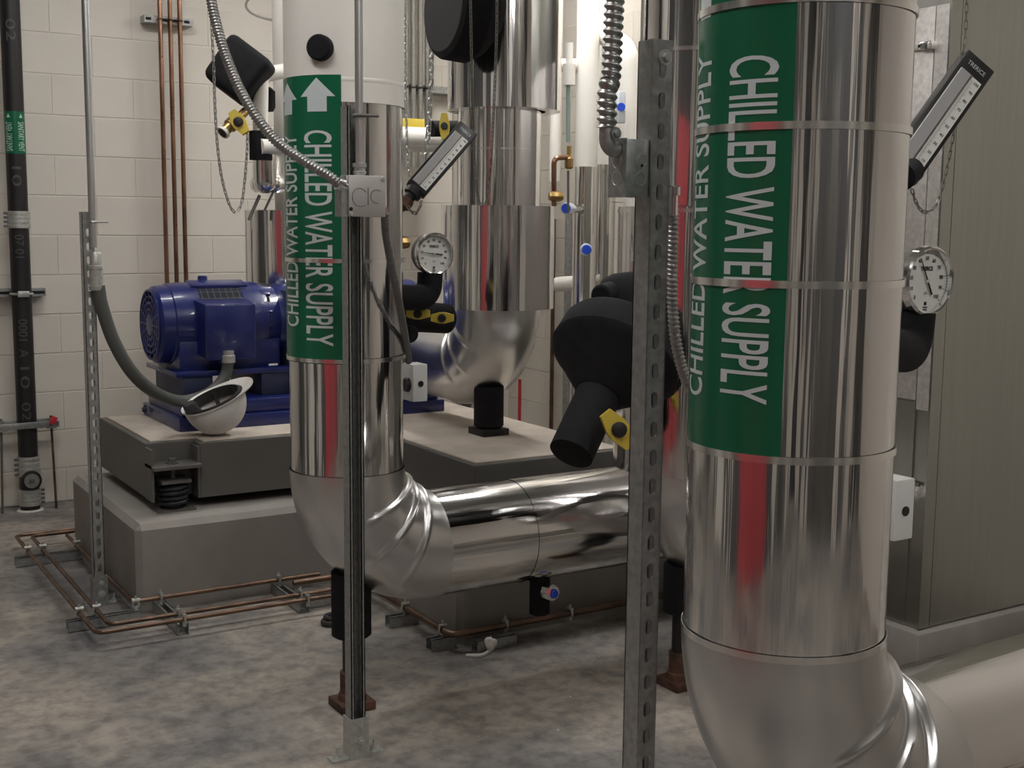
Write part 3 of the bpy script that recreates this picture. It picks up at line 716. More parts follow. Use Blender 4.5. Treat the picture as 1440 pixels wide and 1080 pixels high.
# strut clip across the vent pipe
sc_ = thing('wall_strut', 'galvanised strut channel clamping the black vent pipe to the wall', 'bracket', (1.1, 6.5, zwall(413)))
zq = zwall(413); b = MB(); b.bb(.85, 1.245, 6.515, 6.597, zq-.017, zq+.022); b.build('channel', GALV, sc_)
MB().bb(.86, 1.24, 6.512, 6.5152, zq-.004, zq+.010).build('channel_slot', DARK, sc_)
MB().torus((vx, vy, zq), (0, 0, 1), vr+.004, .006, 32, 8).build('pipe_strap', GALVL, sc_)
MB().box((vx, vy-vr-.006, zq), (.055, .012, .03), None, .003).build('strap_plate', GALVL, sc_)
# riser clamp with threaded rods near the floor
rc = thing('riser_clamp', 'galvanised riser clamp on two threaded rods at the foot of the vent pipe', 'bracket', (vx, vy, 0))
zq = zwall(597)
MB().bb(vx-.155, vx+.145, vy-vr-.008, vy-vr-.001, zq-.016, zq+.016, .002).build('clamp_bar', GALV, rc); MB().bb(vx-.155, vx+.145, vy+vr+.001, vy+vr+.008, zq-.016, zq+.016, .002).build('clamp_bar', GALV, rc)
for s, xx in ((-1, vx-.125), (1, vx+.11)):
    MB().cyl((xx+s*.012, vy-.02, 0), (xx, vy-.03, zq+.04), .006, n=10).build('threaded_rod', RUST if s > 0 else STEEL, rc)
    MB().lathe((xx, vy-.03, zq+.016), (0, 0, 1), [(0, .016), (.012, .016)], 6).build('rod_nut', GALV, rc)
    MB().bb(xx-.022, xx+.022, vy-.062, vy+.055, zq-.022, zq-.016).build('cross_plate', GALV, rc)
MB().box((vx+.115, vy-.065, zq+.02), (.03, .006, .04), Matrix.Rotation(.5, 3, 'Y'), .001).build('red_tag', SPRAY, rc)

# three copper tubes and their strut
ctx = [pY(x_, 120, 6.5).x for x_ in (227.5, 241.5, 255)]
for i, xx in enumerate(ctx):
    t = tag(MB().cyl((xx, 6.50, 0), (xx, 6.50, CZ), .0115, n=20).build('copper_tube', COPPER),
            ['copper tube on the wall, the one nearest the black vent pipe', 'copper tube on the wall, between two others like it', 'copper tube on the wall, the one furthest from the black vent pipe'][i], 'pipe', 'copper tubes behind the motor')
zq = pY(240, 30, 6.54).z
tr = thing('wall_strut', 'slotted strut piece holding three copper tubes to the wall', 'bracket', (ctx[1], 6.55, zq))
x0, x1 = pY(202, 27, 6.53).x, pY(271, 33, 6.53).x
MB().bb(x0, x1, 6.515, 6.597, zq-.018, zq+.018).build('channel', GALV, tr)
for f in (.08, .40, .60, .86): MB().bb(x0+(x1-x0)*f-.014, x0+(x1-x0)*f+.014, 6.5135, 6.5152, zq-.007, zq+.007).build('channel_slot', DARK, tr)
for xx in ctx: MB().torus((xx, 6.50, zq), (0, 0, 1), .0135, .004, 20, 8).build('tube_clamp', COPPER, tr)

# ------------------------------------------------------------------ pump discharge riser behind the motor, with insulated valve
ex, ey = 2.17, 5.72
er = thing('pump_discharge_pipe', 'aluminium clad discharge riser behind the motor with black insulated valve', 'pipe', (ex, ey, 0))
def ez(y_): return pY(385, y_, ey).z
def E_(x_, y_, Y=5.6): return pY(x_, y_, Y)
MB().lathe((ex+.05, ey, ez(397)), (0, 0, 1), [(0, .1), (0, .195), (ez(296)-ez(397), .195), (ez(294)-ez(397), .12)], 64, False, False).build('wide_jacket', ALU, er)
MB().cyl((ex+.05, ey, .62), (ex+.05, ey, ez(390)), .13, n=48).build('white_jacket', PVC, er)
MB().cyl((ex+.105, ey, ez(300)), (ex+.105, ey, CZ), .10, n=48).build('white_jacket', PVC, er)
c0 = E_(378, 262); b = MB(); b.lathe(c0-V(0, 0, .03), (0, 0, 1), [(0, .065), (.02, .085), (.05, .088), (.075, .072), (.09, .062), (.17, .062)], 40); b.build('cladding', CHROME, er, 45)
c1 = E_(365, 245); MB().lathe(V(c1.x, c1.y-.07, c1.z-.09), (0, 0, 1), [(0, .02), (.02, .045), (.05, .055), (.2, .055)], 32).build('cladding', CHROME, er, 45)
MB().cyl(E_(365, 275, 5.52), E_(350, 309, 5.50), .008, n=8).build('tie_rod', STEEL, er); MB().cyl(E_(388, 262, 5.52), E_(372, 296, 5.52), .006, n=8).build('tie_rod', STEEL, er)
br = thing('white_branch_pipe', 'white insulated branch pipe with black foam sleeve, left of the green marker', 'pipe', E_(365, 200, 5.5))
pts = rounded([E_(440, 92, 5.5), E_(367, 106, 5.46), E_(366, 190, 5.46)], .05)
MB().tube(pts, .034, 24).build('white_jacket', PVC, br)
MB().lathe(E_(367, 225, 5.46), (0, 0, 1), [(0, .052), (.13, .052)], 28).build('foam_sleeve', FOAM, br)
MB().tube([E_(366, 206, 5.42), E_(440, 206, 5.46)], .036, 24).build('white_jacket', PVC, br)
# insulated valve: rounded four-sided block on a slant
q = E_(338, 101, 5.48); R3 = Matrix((RT, FW, UP)).transposed() @ Matrix.Rotation(math.radians(37), 3, 'Y')
bm = bmesh.new(); bmesh.ops.create_cube(bm, size=1)
for v in bm.verts: v.co = V(v.co.x*(.225+.02*v.co.z), v.co.y*.19, v.co.z*.235)
bmesh.ops.bevel(bm, geom=bm.edges[:], offset=.035, segments=4, affect='EDGES', profile=.5)
for v in bm.verts: v.co = R3 @ v.co + q
me = bpy.data.meshes.new('insulated_valve'); bm.to_mesh(me); bm.free()
iv = tag(link('insulated_valve', me, FOAM), 'black foam covered valve block hanging left of the white branch pipe', 'valve cover')
q = E_(372, 138, 5.58); MB().lathe(q-V(0, 0, .06), (0, 0, 1), [(0, .04), (.02, .05), (.09, .05), (.11, .03)], 24).build('foam_knuckle', FOAM, iv)

def handle(c, n, lng, L, W, M, Mc, parent, cap=.011, name='valve_handle', capr=.35):
    """paddle handle: elongated tapered plate with round cap; n facing, lng long direction"""
    n = Vector(n).normalized(); lng = Vector(lng); lng = (lng-n*lng.dot(n)).normalized(); w_ = n.cross(lng); c = Vector(c)
    poly = [(-L/2, -W*.28), (-L*.12, -W/2), (L*.12, -W/2), (L/2, -W*.28), (L/2, W*.28), (L*.12, W/2), (-L*.12, W/2), (-L/2, W*.28)]
    h = MB().prism(poly, c-n*.012, lng, w_, n*.022).build(name, M, parent)
    MB().lathe(c+n*.010, n, [(0, W*capr), (.008, W*capr), (.010, W*capr*.8)], 24).build('handle_cap', Mc, h)
    MB().cyl(c-n*.012, c-n*.05, W*.28, n=16).build('valve_stem', M, h)
    return h
# brass drain valve below it
bv = thing('drain_valve', 'open brass drain valve with yellow handle below the black valve block', 'valve', E_(325, 178, 5.42))
a0, a1 = E_(313, 187, 5.40), E_(352, 150, 5.44); d_ = (a1-a0).normalized()
b = MB(); b.lathe(a0, d_, [(0, .028), (.012, .028), (.012, .024), (.045, .024), (.05, .032), (.10, .032), (.105, .02), ((a1-a0).length, .02)], 28); b.build('valve_body', BRASS, bv)
MB().lathe(a0-d_*.001, d_, [(0, .031), (.014, .031)], 28).build('rim', PVC, bv); MB().lathe(a0-d_*.003, d_, [(0, .023), (.002, .023)], 24).build('open_end', RUST, bv)
handle(E_(336, 172, 5.37), -FW, RT*.55-UP*.85, .115, .062, YELLOW, BLACK, bv)

# ------------------------------------------------------------------ chains
def chain(name, label, pts, pitch, wd, wr, M, group=None):
    P = resample(spline(pts, 14), pitch); b = MB(); up0 = V(.3, -.9, .1)
    for i in range(len(P)-1):
        a, c = P[i], P[i+1]; d = (c-a).normalized(); s = d.cross(up0).normalized()
        if i % 2: s = d.cross(s).normalized()
        hl = pitch*.5+wr*1.6; hw = wd/2; mid = (a+c)/2; L = []
        for k in range(10):
            t = 2*PI*k/10; cx = math.cos(t); L.append(mid+d*(math.copysign(max(0, hl-hw), cx)*(1 if abs(cx) > .05 else 0)+cx*hw)+s*math.sin(t)*hw)
        b.tube(L, wr, 5, True)
    return tag(b.build(name, M), label, 'chain', group)
STC = mat('dull_chain', (.30, .29, .27), .4, .9)
chain('pull_chain', 'thin looped pull chain hanging in front of the block wall by the drain valve', [E_(293, -40, 5.3), E_(299, 60, 5.3), E_(304, 180, 5.3), E_(312, 250, 5.3), E_(327, 296, 5.3), E_(340, 285, 5.32), E_(347, 220, 5.34), E_(348, 185, 5.36)], .022, .011, .0024, STC)
chain('pull_chain', 'thin pull chain loop hanging over the pump suction riser cladding', [pY(661, -30, 3.80), pY(663, 80, 3.80), pY(666, 200, 3.80), pY(671, 270, 3.80), pY(677, 289, 3.80), pY(686, 276, 3.80), pY(692, 200, 3.80), pY(698, 60, 3.80), pY(699, -30, 3.80)], .016, .009, .0020, STC)
chain('hoist_chain', 'long-linked steel chain hanging between the white-topped riser and suction riser', [pY(607, 40, 4.5), pY(606, 120, 4.5), pY(602, 190, 4.5), pY(597, 232, 4.5)], .028, .021, .0036, ZINC)
chain('pull_chain', 'fine pull chain hanging beside the white jacket of the riser', [pY(570, -30, 4.6), pY(570, 60, 4.6), pY(571, 150, 4.6), pY(573, 210, 4.6), pY(577, 255, 4.6)], .016, .009, .002, ZINC)
chain('sash_chain', 'dark knotted chain hanging in front of the metal cabinet', [pY(1360, -30, 1.60), pY(1358, 40, 1.60), pY(1353, 85, 1.60), pY(1346, 150, 1.61), pY(1337, 210, 1.61), pY(1323, 272, 1.61), pY(1312, 294, 1.61), pY(1298, 298, 1.61), pY(1288, 284, 1.60), pY(1281, 262, 1.58)], .0155, .0055, .0012, STC)

# ------------------------------------------------------------------ conduits, boxes and armoured cables
def corr(r, p, amp, hel=True):
    return lambda s, a: 1+amp*math.sin(2*PI*s/p+(a if hel else 0))
def armoured(name, label, pts, r, pitch, amp, M, n=14):
    P = resample(spline(pts, 16), pitch/6); return tag(MB().tube(P, r, n, mod=corr(r, pitch, amp)).build(name, M, None, 60), label, 'cable')
GSTEEL = mat('cable_armour', (.40, .40, .39), .36, .95)
BY = 2.89
jb = thing('junction_box', 'square galvanised junction box on the open-channel post', 'junction box', pY(514, 275, BY))
c = pY(516, 276, BY); h_ = .050
MB().box((c.x-.004, c.y+.026, c.z), (.102, .042, .104), None, .003).build('box_body', GALV, jb)
MB().box((c.x, c.y, c.z), (.103, .006, .105), None, .002).build('cover_plate', mat('box_cover', (.50, .48, .47), .5, .6), jb)
b = MB()
for dx_, r_, a0, a1 in ((-.022, .020, .5, 3.6), (-.018, .026, 3.4, 5.2), (.026, .017, .9, 5.0)): b.torus((c.x+dx_, c.y-.0035, c.z), (0, 1, 0), r_, .0008, 24, 5, a0, a1)
b.box((c.x+.002, c.y-.0035, c.z), (.0018, .001, .045)); b.build('knockout_line', STEEL, jb)
for dx_, dz in ((.045, .045), (-.045, -.045)): MB().lathe((c.x+dx_, c.y-.003, c.z+dz), (0, -1, 0), [(0, .006), (.003, .005)], 14).build('cover_screw', GALVL, jb)
MB().lathe((c.x-.046, c.y-.003, c.z-.033), (0, -1, 0), [(0, .005), (.0008, .005)], 14).build('open_hole', DARK, jb)
b = MB(); b.bb(c.x-.068, c.x-.052, c.y+.004, c.y+.048, c.z-.052, c.z+.014); b.build('side_bracket', GALV, jb)
rcn = thing('rigid_conduit', 'thin vertical steel conduit dropping into the junction box on the open-channel post', 'conduit', (c.x, c.y, 0))
cx_ = pY(505, 150, BY+.03).x; zt = c.z+.054
MB().cyl((cx_, BY+.03, zt), (cx_, BY+.03, CZ), .0105, n=18).build('conduit', ZINC, rcn)
MB().lathe((cx_, BY+.03, zt), (0, 0, 1), [(0, .014), (.008, .018), (.010, .014), (.018, .014), (.020, .018), (.030, .018), (.031, .013)], 18).build('conduit_fitting', ZINC, rcn)
zq = pY(505, 161, BY).z; b = MB(); b.torus((cx_, BY+.03, zq), (0, 0, 1), .013, .005, 18, 8); b.cyl((cx_, BY+.015, zq), (cx_+.045, BY+.01, zq), .004, n=8); b.build('conduit_clamp', STEEL, rcn)
armoured('armoured_cable', 'spiral steel armoured cable swooping down into the junction box', [pY(291, -40, 3.15), pY(301, 20, 3.12), pY(318, 80, 3.08), pY(345, 140, 3.02), pY(385, 195, 2.97), pY(430, 228, 2.92), pY(462, 247, 2.90), pY(476, 259, 2.90)], .0125, .0085, .13, GSTEEL)
MB().lathe(pY(474, 258, 2.90), pY(490, 264, 2.90)-pY(474, 258, 2.90), [(0, .017), (.018, .017), (.019, .011), (.04, .011)], 16).build('cable_fitting', CHROME, jb)
armoured('armoured_cable', 'grey armoured cable running down from the junction box to a small white box', [pY(541, 300, 2.93), pY(543, 330, 2.96), pY(551, 375, 3.02), pY(560, 420, 3.08), pY(568, 465, 3.16), pY(575, 508, 3.30)], .0105, .0075, .10, mat('grey_armour', (.22, .22, .215), .4, .8))

bx = thing('junction_box', 'galvanised junction box with round knockouts fixed to the side of the near post', 'junction box', pY(882, 240, NY))
zt, zb2 = pY(882, 196, NY).z, pY(882, 277, NY).z
xl = pY(880, 240, NY-.016).x; xr = NX-SW/2-.001; yf, yb2 = NY-.018, NY+.028
MB().bb(xl, xr, yf, yb2, zb2, zt, .002).build('box_body', GALV, bx)
MB().bb(xl-.0032, xl-.0002, yf-.001, yb2+.001, zb2-.001, zt+.001).build('box_cover', GALV, bx)
for z_ in (zb2+(zt-zb2)*.32, zb2+(zt-zb2)*.62):
    MB().torus((xl-.0033, (yf+yb2)/2, z_), (1, 0, 0), .012, .0008, 20, 5).build('knockout_ring', GALVL, bx); MB().torus(((xl+xr)/2+.006, yf-.0005, z_), (0, 1, 0), .011, .0008, 20, 5).build('knockout_ring', GALVL, bx)
MB().lathe(((xl+xr)/2+.008, yf-.0006, (zb2+zt)/2+.004), (0, -1, 0), [(0, .0028), (.0005, .0028)], 10).build('open_hole', DARK, bx)
el = rounded([V(xl-.004, NY+.004, zt-.018), V(xl-.026, NY+.004, zt-.018), V(xl-.026, NY+.004, zt+.02)], .018)
MB().tube(el, .013, 16).build('elbow_connector', GALV, bx)
bolt((xl-.018, NY-.010, zt+.008), (0, -1, 0), .006, GALV, bx, 'connector_screw')
top = V(xl-.026, NY+.004, zt+.018)
armoured('armoured_cable', 'coarse spiral steel cable rising from the junction box on the near post', [top, top+V(0, 0, .06), pY(859, 110, NY+.01), pY(862, 50, NY+.015), pY(866, -40, NY+.02)], .0150, .0135, .17, GSTEEL, 18)
q0 = pY(944, 262, NY+.03)
cf = MB().lathe(q0, V(.1, .1, -1), [(0, .016), (.015, .016), (.016, .012), (.05, .012)], 14).build('cable_fitting', CHROME, bx)
armoured('armoured_cable', 'beaded steel cable hanging between the near post and the largest riser', [pY(946, 285, NY+.035), pY(946, 330, NY+.04), pY(945, 400, NY+.045), pY(948, 460, NY+.05), pY(957, 510, NY+.055), pY(974, 555, NY+.06), pY(1000, 600, NY+.08)], .0095, .0085, .15, GSTEEL)

# ------------------------------------------------------------------ gauges, thermometers and flow-switch boxes
def gauge(label, c, r, needle, stem_to, parent_group):
    t = thing('pressure_gauge', label, 'gauge', c, parent_group); c = Vector(c); f = V(0, -1, 0)
    MB().lathe(c+V(0, .040, 0), f, [(0, r*.75), (.004, r*.95), (.034, r*.97), (.036, r*1.0)], 48).build('case', STEEL, t)
    MB().lathe(c+V(0, .004, 0), f, [(0, r*.98), (0, r*1.03), (.014, r*1.02), (.018, r*.96), (.016, r*.91), (.006, r*.90)], 48, False, False).build('bezel', CHROME, t)
    MB().lathe(c+V(0, .002, 0), f, [(0, r*.92), (.002, r*.92)], 48).build('dial', DIAL, t)
    o = c+V(0, -.0012, 0); b = MB()
    for i in range(51):
        a = math.radians(225-270*i/50); mj = i % 5 == 0; r1 = r*.86; r0 = r*(.79 if mj else .82); d = V(math.cos(a), 0, math.sin(a)); s = V(-math.sin(a), 0, math.cos(a))*(.0007 if mj else .0004)
        b.add([o+d*r0-s, o+d*r0+s, o+d*r1+s, o+d*r1-s], [[0, 1, 2, 3]])
    b.build('scale_ticks', INK, t, 0)
    for i in range(11):
        a = math.radians(225-27*i); text_plane(str(i*10), o+V(math.cos(a), 0, math.sin(a))*r*.66, (1, 0, 0), (0, 0, 1), r*.115, INK, t, 'numeral', bold=.02)
    text_plane('TRERICE', o+V(0, 0, r*.36), (1, 0, 0), (0, 0, 1), r*.13, INK, t, 'lettering', width=r*.52, bold=.04)
    text_plane('psi', o+V(0, 0, -r*.36), (1, 0, 0), (0, 0, 1), r*.12, INK, t, 'lettering')
    b = MB(); b.box(o+V(0, 0, -r*.66), (r*.10, .0006, r*.10)); b.box(o+V(0, 0, -r*.77), (r*.2, .0006, r*.03)); b.box(o+V(0, 0, -r*.84), (r*.16, .0006, r*.03)); b.build('dial_mark', INK, t, 0)
    a = math.radians(needle); d = V(math.cos(a), 0, math.sin(a)); s = V(-math.sin(a), 0, math.cos(a)); p = o+V(0, -.003, 0)
    b = MB(); b.prism([(-r*.45, -r*.035), (-r*.10, -r*.03), (r*.74, -r*.008), (r*.74, r*.008), (-r*.10, r*.03), (-r*.45, r*.035)], p, d, s, V(0, -.001, 0)); nd = b.build('needle', INK, t)
    MB().lathe(p, f, [(0, r*.06), (.003, r*.05)], 16).build('hub', CHROME, nd)
    pts = rounded([c+V(0, .024, -r*.92), c+V(-.003, .026, -r*2.15), Vector(stem_to)], .045, 10)
    fo = MB().tube(pts, r*.62, 28).build('foam_elbow', FOAM, t)
    return t
GM = pY(610, 357, 3.46); GN = pY(1302, 395, 1.585)
GR = .0655
gauge('round pressure gauge with needle pointing left, on black foam elbow by the white-topped riser', GM, GR, 174, pY(540, 418, 3.42), 'pressure gauges on foam elbows')
gauge('large round pressure gauge with steep needle in front of the metal cabinet', GN, GR, 117, pY(1225, 485, 1.50), 'pressure gauges on foam elbows')

def thermometer(label, a, b2, W, base_to):
    """a = lower end of the case, b2 = upper end, facing the aisle (-Y)"""
    a, b2 = Vector(a), Vector(b2); t = thing('thermometer', label, 'thermometer', a, 'angled tube thermometers')
    d = b2-a; L = d.length; d.normalize(); f = V(-.42, -.9, .12); f = (f-d*f.dot(d)).normalized(); s = d.cross(f); M3 = Matrix((s, d, f)).transposed()
    mid = (a+b2)/2
    MB().box(mid, (W, L, W*.55), M3, .003).build('case', BLACK, t)
    MB().box(mid-d*L*.045+f*(W*.275), (W*.76, L*.80, .003), M3).build('scale_plate', DIAL, t)
    MB().box(mid-d*L*.045+f*(W*.275+.0015)-s*W*.16, (W*.40, L*.80, .003), M3).build('tube_channel', GLASS, t)
    MB().cyl(mid-d*L*.44+f*(W*.30)+s*W*.0, mid+d*L*.35+f*(W*.30)+s*W*.0, W*.045, n=10).build('glass_tube', CHROME, t)
    b = MB(); o = mid-d*L*.045+f*(W*.275+.0022)
    for i in range(60):
        y_ = -L*.37+L*.74*i/59; w0 = .05 if i % 5 else .09
        for sg in (-1,):
            p = o+d*y_+s*(W*.08); b.add([p+d*.0003, p-d*.0003, p-d*.0003+s*W*w0, p+d*.0003+s*W*w0], [[0, 1, 2, 3]])
    b.build('scale_ticks', INK, t, 0)
    for i in range(11): text_plane(str(i*10), o+d*(-L*.37+L*.74*i/10)+s*W*.26, s, d, W*.09, INK, t, 'numeral', bold=.02)
    text_plane('TRERICE', mid+d*L*.425+f*(W*.275+.0008), s, d, W*.14, LETTER, t, 'lettering', width=W*.62)
    bt = Vector(base_to)
    MB().lathe(a+d*.004, bt-a, [(0, W*.42), ((bt-a).length*.35, W*.40), ((bt-a).length*.36, W*.26), ((bt-a).length, W*.24)], 20).build('neck', BLACK, t)
    MB().lathe(a+(bt-a)*.55, bt-a, [(0, W*.30), (.012, W*.34), (.03, W*.34), (.032, W*.2), (.06, W*.2)], 6).build('union_nut', RUST, t)
    return t
thermometer('angled tube thermometer by the white-topped riser, leaning over the suction riser', pY(584, 268, 3.36), pY(658, 182, 3.36), .068, pY(566, 290, 3.36))
tn = thermometer('large angled tube thermometer in front of the metal cabinet', pY(1262, 248, 1.60), pY(1373, 90, 1.60), .068, pY(1240, 285, 1.58))
MB().lathe(pY(1284, 238, 1.59), pY(1250, 262, 1.56)-pY(1284, 238, 1.59), [(0, .018), (.005, .024), (.05, .026)], 24).build('foam_collar', FOAM, tn)
chain('lanyard_chain', 'short loose chain dangling from the thermometer union by the white-topped riser', [pY(573, 290, 3.34), pY(579, 298, 3.34), pY(585, 300, 3.34), pY(590, 292, 3.34), pY(594, 280, 3.34)], .013, .009, .0018, STC)

def switch_box(label, c, w_, d_, h_):
    t = thing('flow_switch_box', label, 'control box', c, 'white flow switch boxes'); c = Vector(c)
    MB().box(c, (w_, d_, h_), None, .003).build('housing', WHITEP, t)
    MB().lathe(c+V(w_*.02, -d_/2-.0005, -h_*.02), (0, -1, 0), [(0, .0095), (.002, .0095)], 20).build('knob', BLACK, t)
    MB().lathe(c+V(-w_/2-.0005, 0, -h_*.06), (-1, 0, 0), [(0, .024), (.003, .024), (.012, .02)], 24).build('cable_gland', BLACK, t)
    return t
c = pY(584, 537, 3.44); switch_box('small white control box with black knob beside the white-topped riser', c, .052, .07, .118)
c = pY(1252, 712, 1.58); switch_box('small white control box with black knob peeking from behind the largest riser', c, .052, .07, .118)

# black foam valve cluster behind the middle gauge, with yellow handles
vc_ = thing('foam_valve_cluster', 'black foam covered valve cluster with two yellow handles above the suction elbow', 'valve', pY(600, 440, 3.7))
b = MB(); b.tube([pY(545, 443, 3.68), pY(628, 448, 3.74)], .052, 24); b.build('foam_body', FOAM, vc_)
MB().lathe(pY(578, 470, 3.60), V(0, 1, 0), [(0, .026), (.004, .029), (.09, .029)], 24).build('foam_stub', FOAM, vc_)
handle(pY(588, 441, 3.50), V(-.55, -.83, 0), V(.83, -.55, 0), .075, .036, YELLOW, BLACK, vc_, capr=.38); handle(pY(622, 447, 3.55), V(-.55, -.83, 0), V(.83, -.55, 0), .075, .036, YELLOW, BLACK, vc_, capr=.38)
# yellow handle on the strainer leg
handle(pD(869, 604, 3.28), -FW+RT*.15, RT*.62-UP*.78, .115, .060, YELLOW, BLACK, sc)

# ------------------------------------------------------------------ metal cabinet and plinth
KX, KY = 3.2, 2.614
pl = tag(MB().bb(KX-.03, WX-.01, KY-.03, 4.25, 0, .142, .008).build('cabinet_plinth', PAD), 'low concrete plinth under the brushed metal cabinet', 'concrete pad')
cb = thing('metal_cabinet', 'tall brushed metal equipment cabinet on a concrete plinth', 'cabinet', (3.6, 3.4, .146))
KT = 3.2
MB().bb(KX+.008, WX-.02, KY+.008, 4.2, .143, KT).build('body', CAB, cb)
MB().bb(KX+.055, WX-.03, KY, KY+.007, .15, KT-.01).build('front_panel', CAB, cb)
MB().bb(KX, KX+.05, KY-.002, KY+.006, .148, KT).build('corner_trim', CAB, cb)
zt, zb2 = pX(1305, 10, KX).z, pX(1290, 563, KX).z
MB().bb(KX, KX+.007, KY+.06, 4.1, zb2, zt, .001).build('side_panel', CABG, cb); MB().bb(KX, KX+.006, KY, KY+.056, zb2-.03, zt).build('corner_trim', CABG, cb)
MB().bb(KX+.001, KX+.007, KY+.06, 4.1, .16, zb2-.006).build('side_panel', CAB, cb)
q = pX(1309, 64, KX); lt = MB().bb(KX-.022, KX, q.y-.02, q.y+.035, q.z-.014, q.z+.012, .003).build('latch', CHROME, cb)
MB().bb(KX-.012, KX-.001, q.y+.035, q.y+.13, q.z-.010, q.z+.008, .002).build('latch_lever', GALVL, lt); MB().bb(KX-.024, KX-.021, q.y+.005, q.y+.02, q.z-.01, q.z+.008).build('latch_hook', STEEL, lt)
q = pX(1276, 678, KX); MB().bb(KX-.006, KX, q.y-.05, q.y+.05, q.z-.006, q.z+.006, .001).build('hinge', STEEL, cb)

# ------------------------------------------------------------------ background pipework by the right wall
def B_(x_, y_, Y=5.2): return pY(x_, y_, Y)
def vpipe(label, px, Yp, r, ysplit, ybot):
    p = pY(px, 235, Yp); t = thing('insulated_riser', label, 'pipe', (p.x, p.y, 0), 'white risers by the right wall')
    zs_ = pY(px, ysplit, Yp).z
    MB().cyl((p.x, p.y, zs_), (p.x, p.y, CZ), r, n=40).build('white_jacket', PVC, t)
    MB().lathe((p.x, p.y, 0), (0, 0, 1), [(0, r+.002), (zs_+.004, r+.002)], 40, False, False).build('cladding', ALU, t)
    MB().lathe((p.x, p.y, zs_*.55), (0, 0, 1), [(0, r+.003), (.02, r+.003)], 40, False, False).build('strap_band', BAND, t)
    return p, t
p1, t1 = vpipe('white over aluminium riser beside the suction riser, with the lower blue handles', 824, 5.2, .058, 236, 600)
p2, t2 = vpipe('white over aluminium riser beside the spiral cable, behind the near post', 852, 5.3, .052, 233, 600)
p3 = tag(MB().cyl((pY(781, 200, 5.6).x, 5.6, pY(781, 255, 5.6).z), (pY(781, 200, 5.6).x, 5.6, CZ), .032, n=28).build('white_riser', PVC), 'slim white insulated pipe behind the suction riser, by the copper bend', 'pipe')
wa = tag(MB().tube(rounded([pY(895, 330, 5.0), pY(882, 70, 5.0), pY(840, 40, 5.25)], .1), .055, 28).build('white_bend', PVC), 'white insulated pipe bend behind the spiral cable', 'pipe')
hz = tag(MB().tube([pY(770, 92, 5.3), pY(812, 92, 5.22)], .034, 24).build('white_crossover', PVC), 'short white insulated pipe joining the riser beside the suction riser', 'pipe')
def ballvalve(label, c, n, M=BLUEP, L=.10):
    t = thing('ball_valve', label, 'valve', c, 'blue-handled ball valves'); c = Vector(c); n = Vector(n).normalized()
    MB().cyl(c, c-n*.09, .016, n=16).build('stem', CHROME, t)
    h = MB(); h.box(c, (.042, .032, L), None, .008); ho = h.build('handle', mat('pale_handle', (.62, .65, .72), .4, 0), t)
    MB().lathe(c+n*.018, n, [(0, .021), (.006, .019)], 20).build('handle_cap', M, ho)
ballvalve('ball valve with tall pale handle and blue cap behind the spiral cable', pY(873, 151, 4.9), V(-.5, -.85, 0), L=.155)
def sidevalve(label, px, py, Yp):
    c = pY(px, py, Yp); t = thing('ball_valve', label, 'valve', c, 'blue-handled ball valves'); d = (V(p1.x, p1.y, c.z)-c); Ld = d.length-.05; d.normalize()
    MB().lathe(c, d, [(0, .026), (.01, .030), (.06, .028), (.065, .018), (.11, .018)], 20).build('handle', mat('pale_handle', (.62, .65, .72), .4, 0), t)
    MB().lathe(c+V(0, 0, 0)-V(.3, .95, 0)*.012, V(-.62, -.78, 0), [(0, .024), (.016, .022)], 20).build('handle_cap', BLUEP, t)
    MB().cyl(c+d*.10, c+d*Ld, .02, n=16).build('valve_body', CHROME, t)
sidevalve('upper blue-capped valve on the aluminium riser beside the suction riser', 795, 293, 5.05); sidevalve('lower blue-capped valve on the aluminium riser beside the suction riser', 824, 351, 4.95)
# blue-capped drain valve under the horizontal pipe
dv = thing('drain_valve', 'blue-capped chrome drain valve on black foam drop under the horizontal pipe', 'valve', pY(770, 840, 3.25))
zf = pY(758, 863, 3.28).z; q = pY(759, 830, 3.28)
MB().lathe((q.x, 3.28, zf), (0, 0, 1), [(0, .030), (.004, .034), (.14, .034)], 28).build('foam_sleeve', FOAM, dv)
q = pY(772, 833, 3.22); b = MB(); b.lathe(q+V(0, .03, 0), V(.2, -1, 0), [(0, .018), (.01, .026), (.04, .028), (.05, .022)], 8); b.build('handwheel', CHROME, dv); MB().lathe(q+V(.006, -.022, 0), V(.2, -1, 0), [(0, .016), (.006, .013)], 20).build('handle_cap', BLUEP, dv)
# copper bend with sight glass
cg = thing('copper_gauge_line', 'copper bend with brass valve and sight tube between the white risers', 'pipe', pY(790, 230, 5.0))
MB().tube(rounded([pY(779, 290, 5.0), pY(779, 222, 5.0), pY(800, 221, 5.0)], .03), .013, 16).build('copper_bend', COPPER, cg)
MB().lathe(pY(772, 276, 5.0), V(1, -.3, 0), [(0, .018), (.02, .026), (.05, .026), (.07, .018)], 8).build('brass_union', BRASS, cg)
q = pY(800, 232, 5.0); MB().lathe(q-V(0, 0, .02), (0, 0, 1), [(0, .012), (.01, .022), (.05, .022), (.06, .012), (.11, .012)], 12).build('brass_valve', BRASS, cg)
MB().cyl(pY(799, 200, 5.0), pY(799, 120, 5.0), .011, n=14).build('sight_tube', mat('green_glass', (.25, .33, .31), .15, 0), cg); MB().lathe(pY(800, 120, 5.0), (0, 0, 1), [(0, .03), (.10, .03), (.1, .018), (.2, .018)], 20).build('white_fitting', PVC, cg)
MB().cyl(pY(799, 240, 5.0), pY(799, 300, 5.0), .006, n=8).build('drain_tube', STEEL, cg)
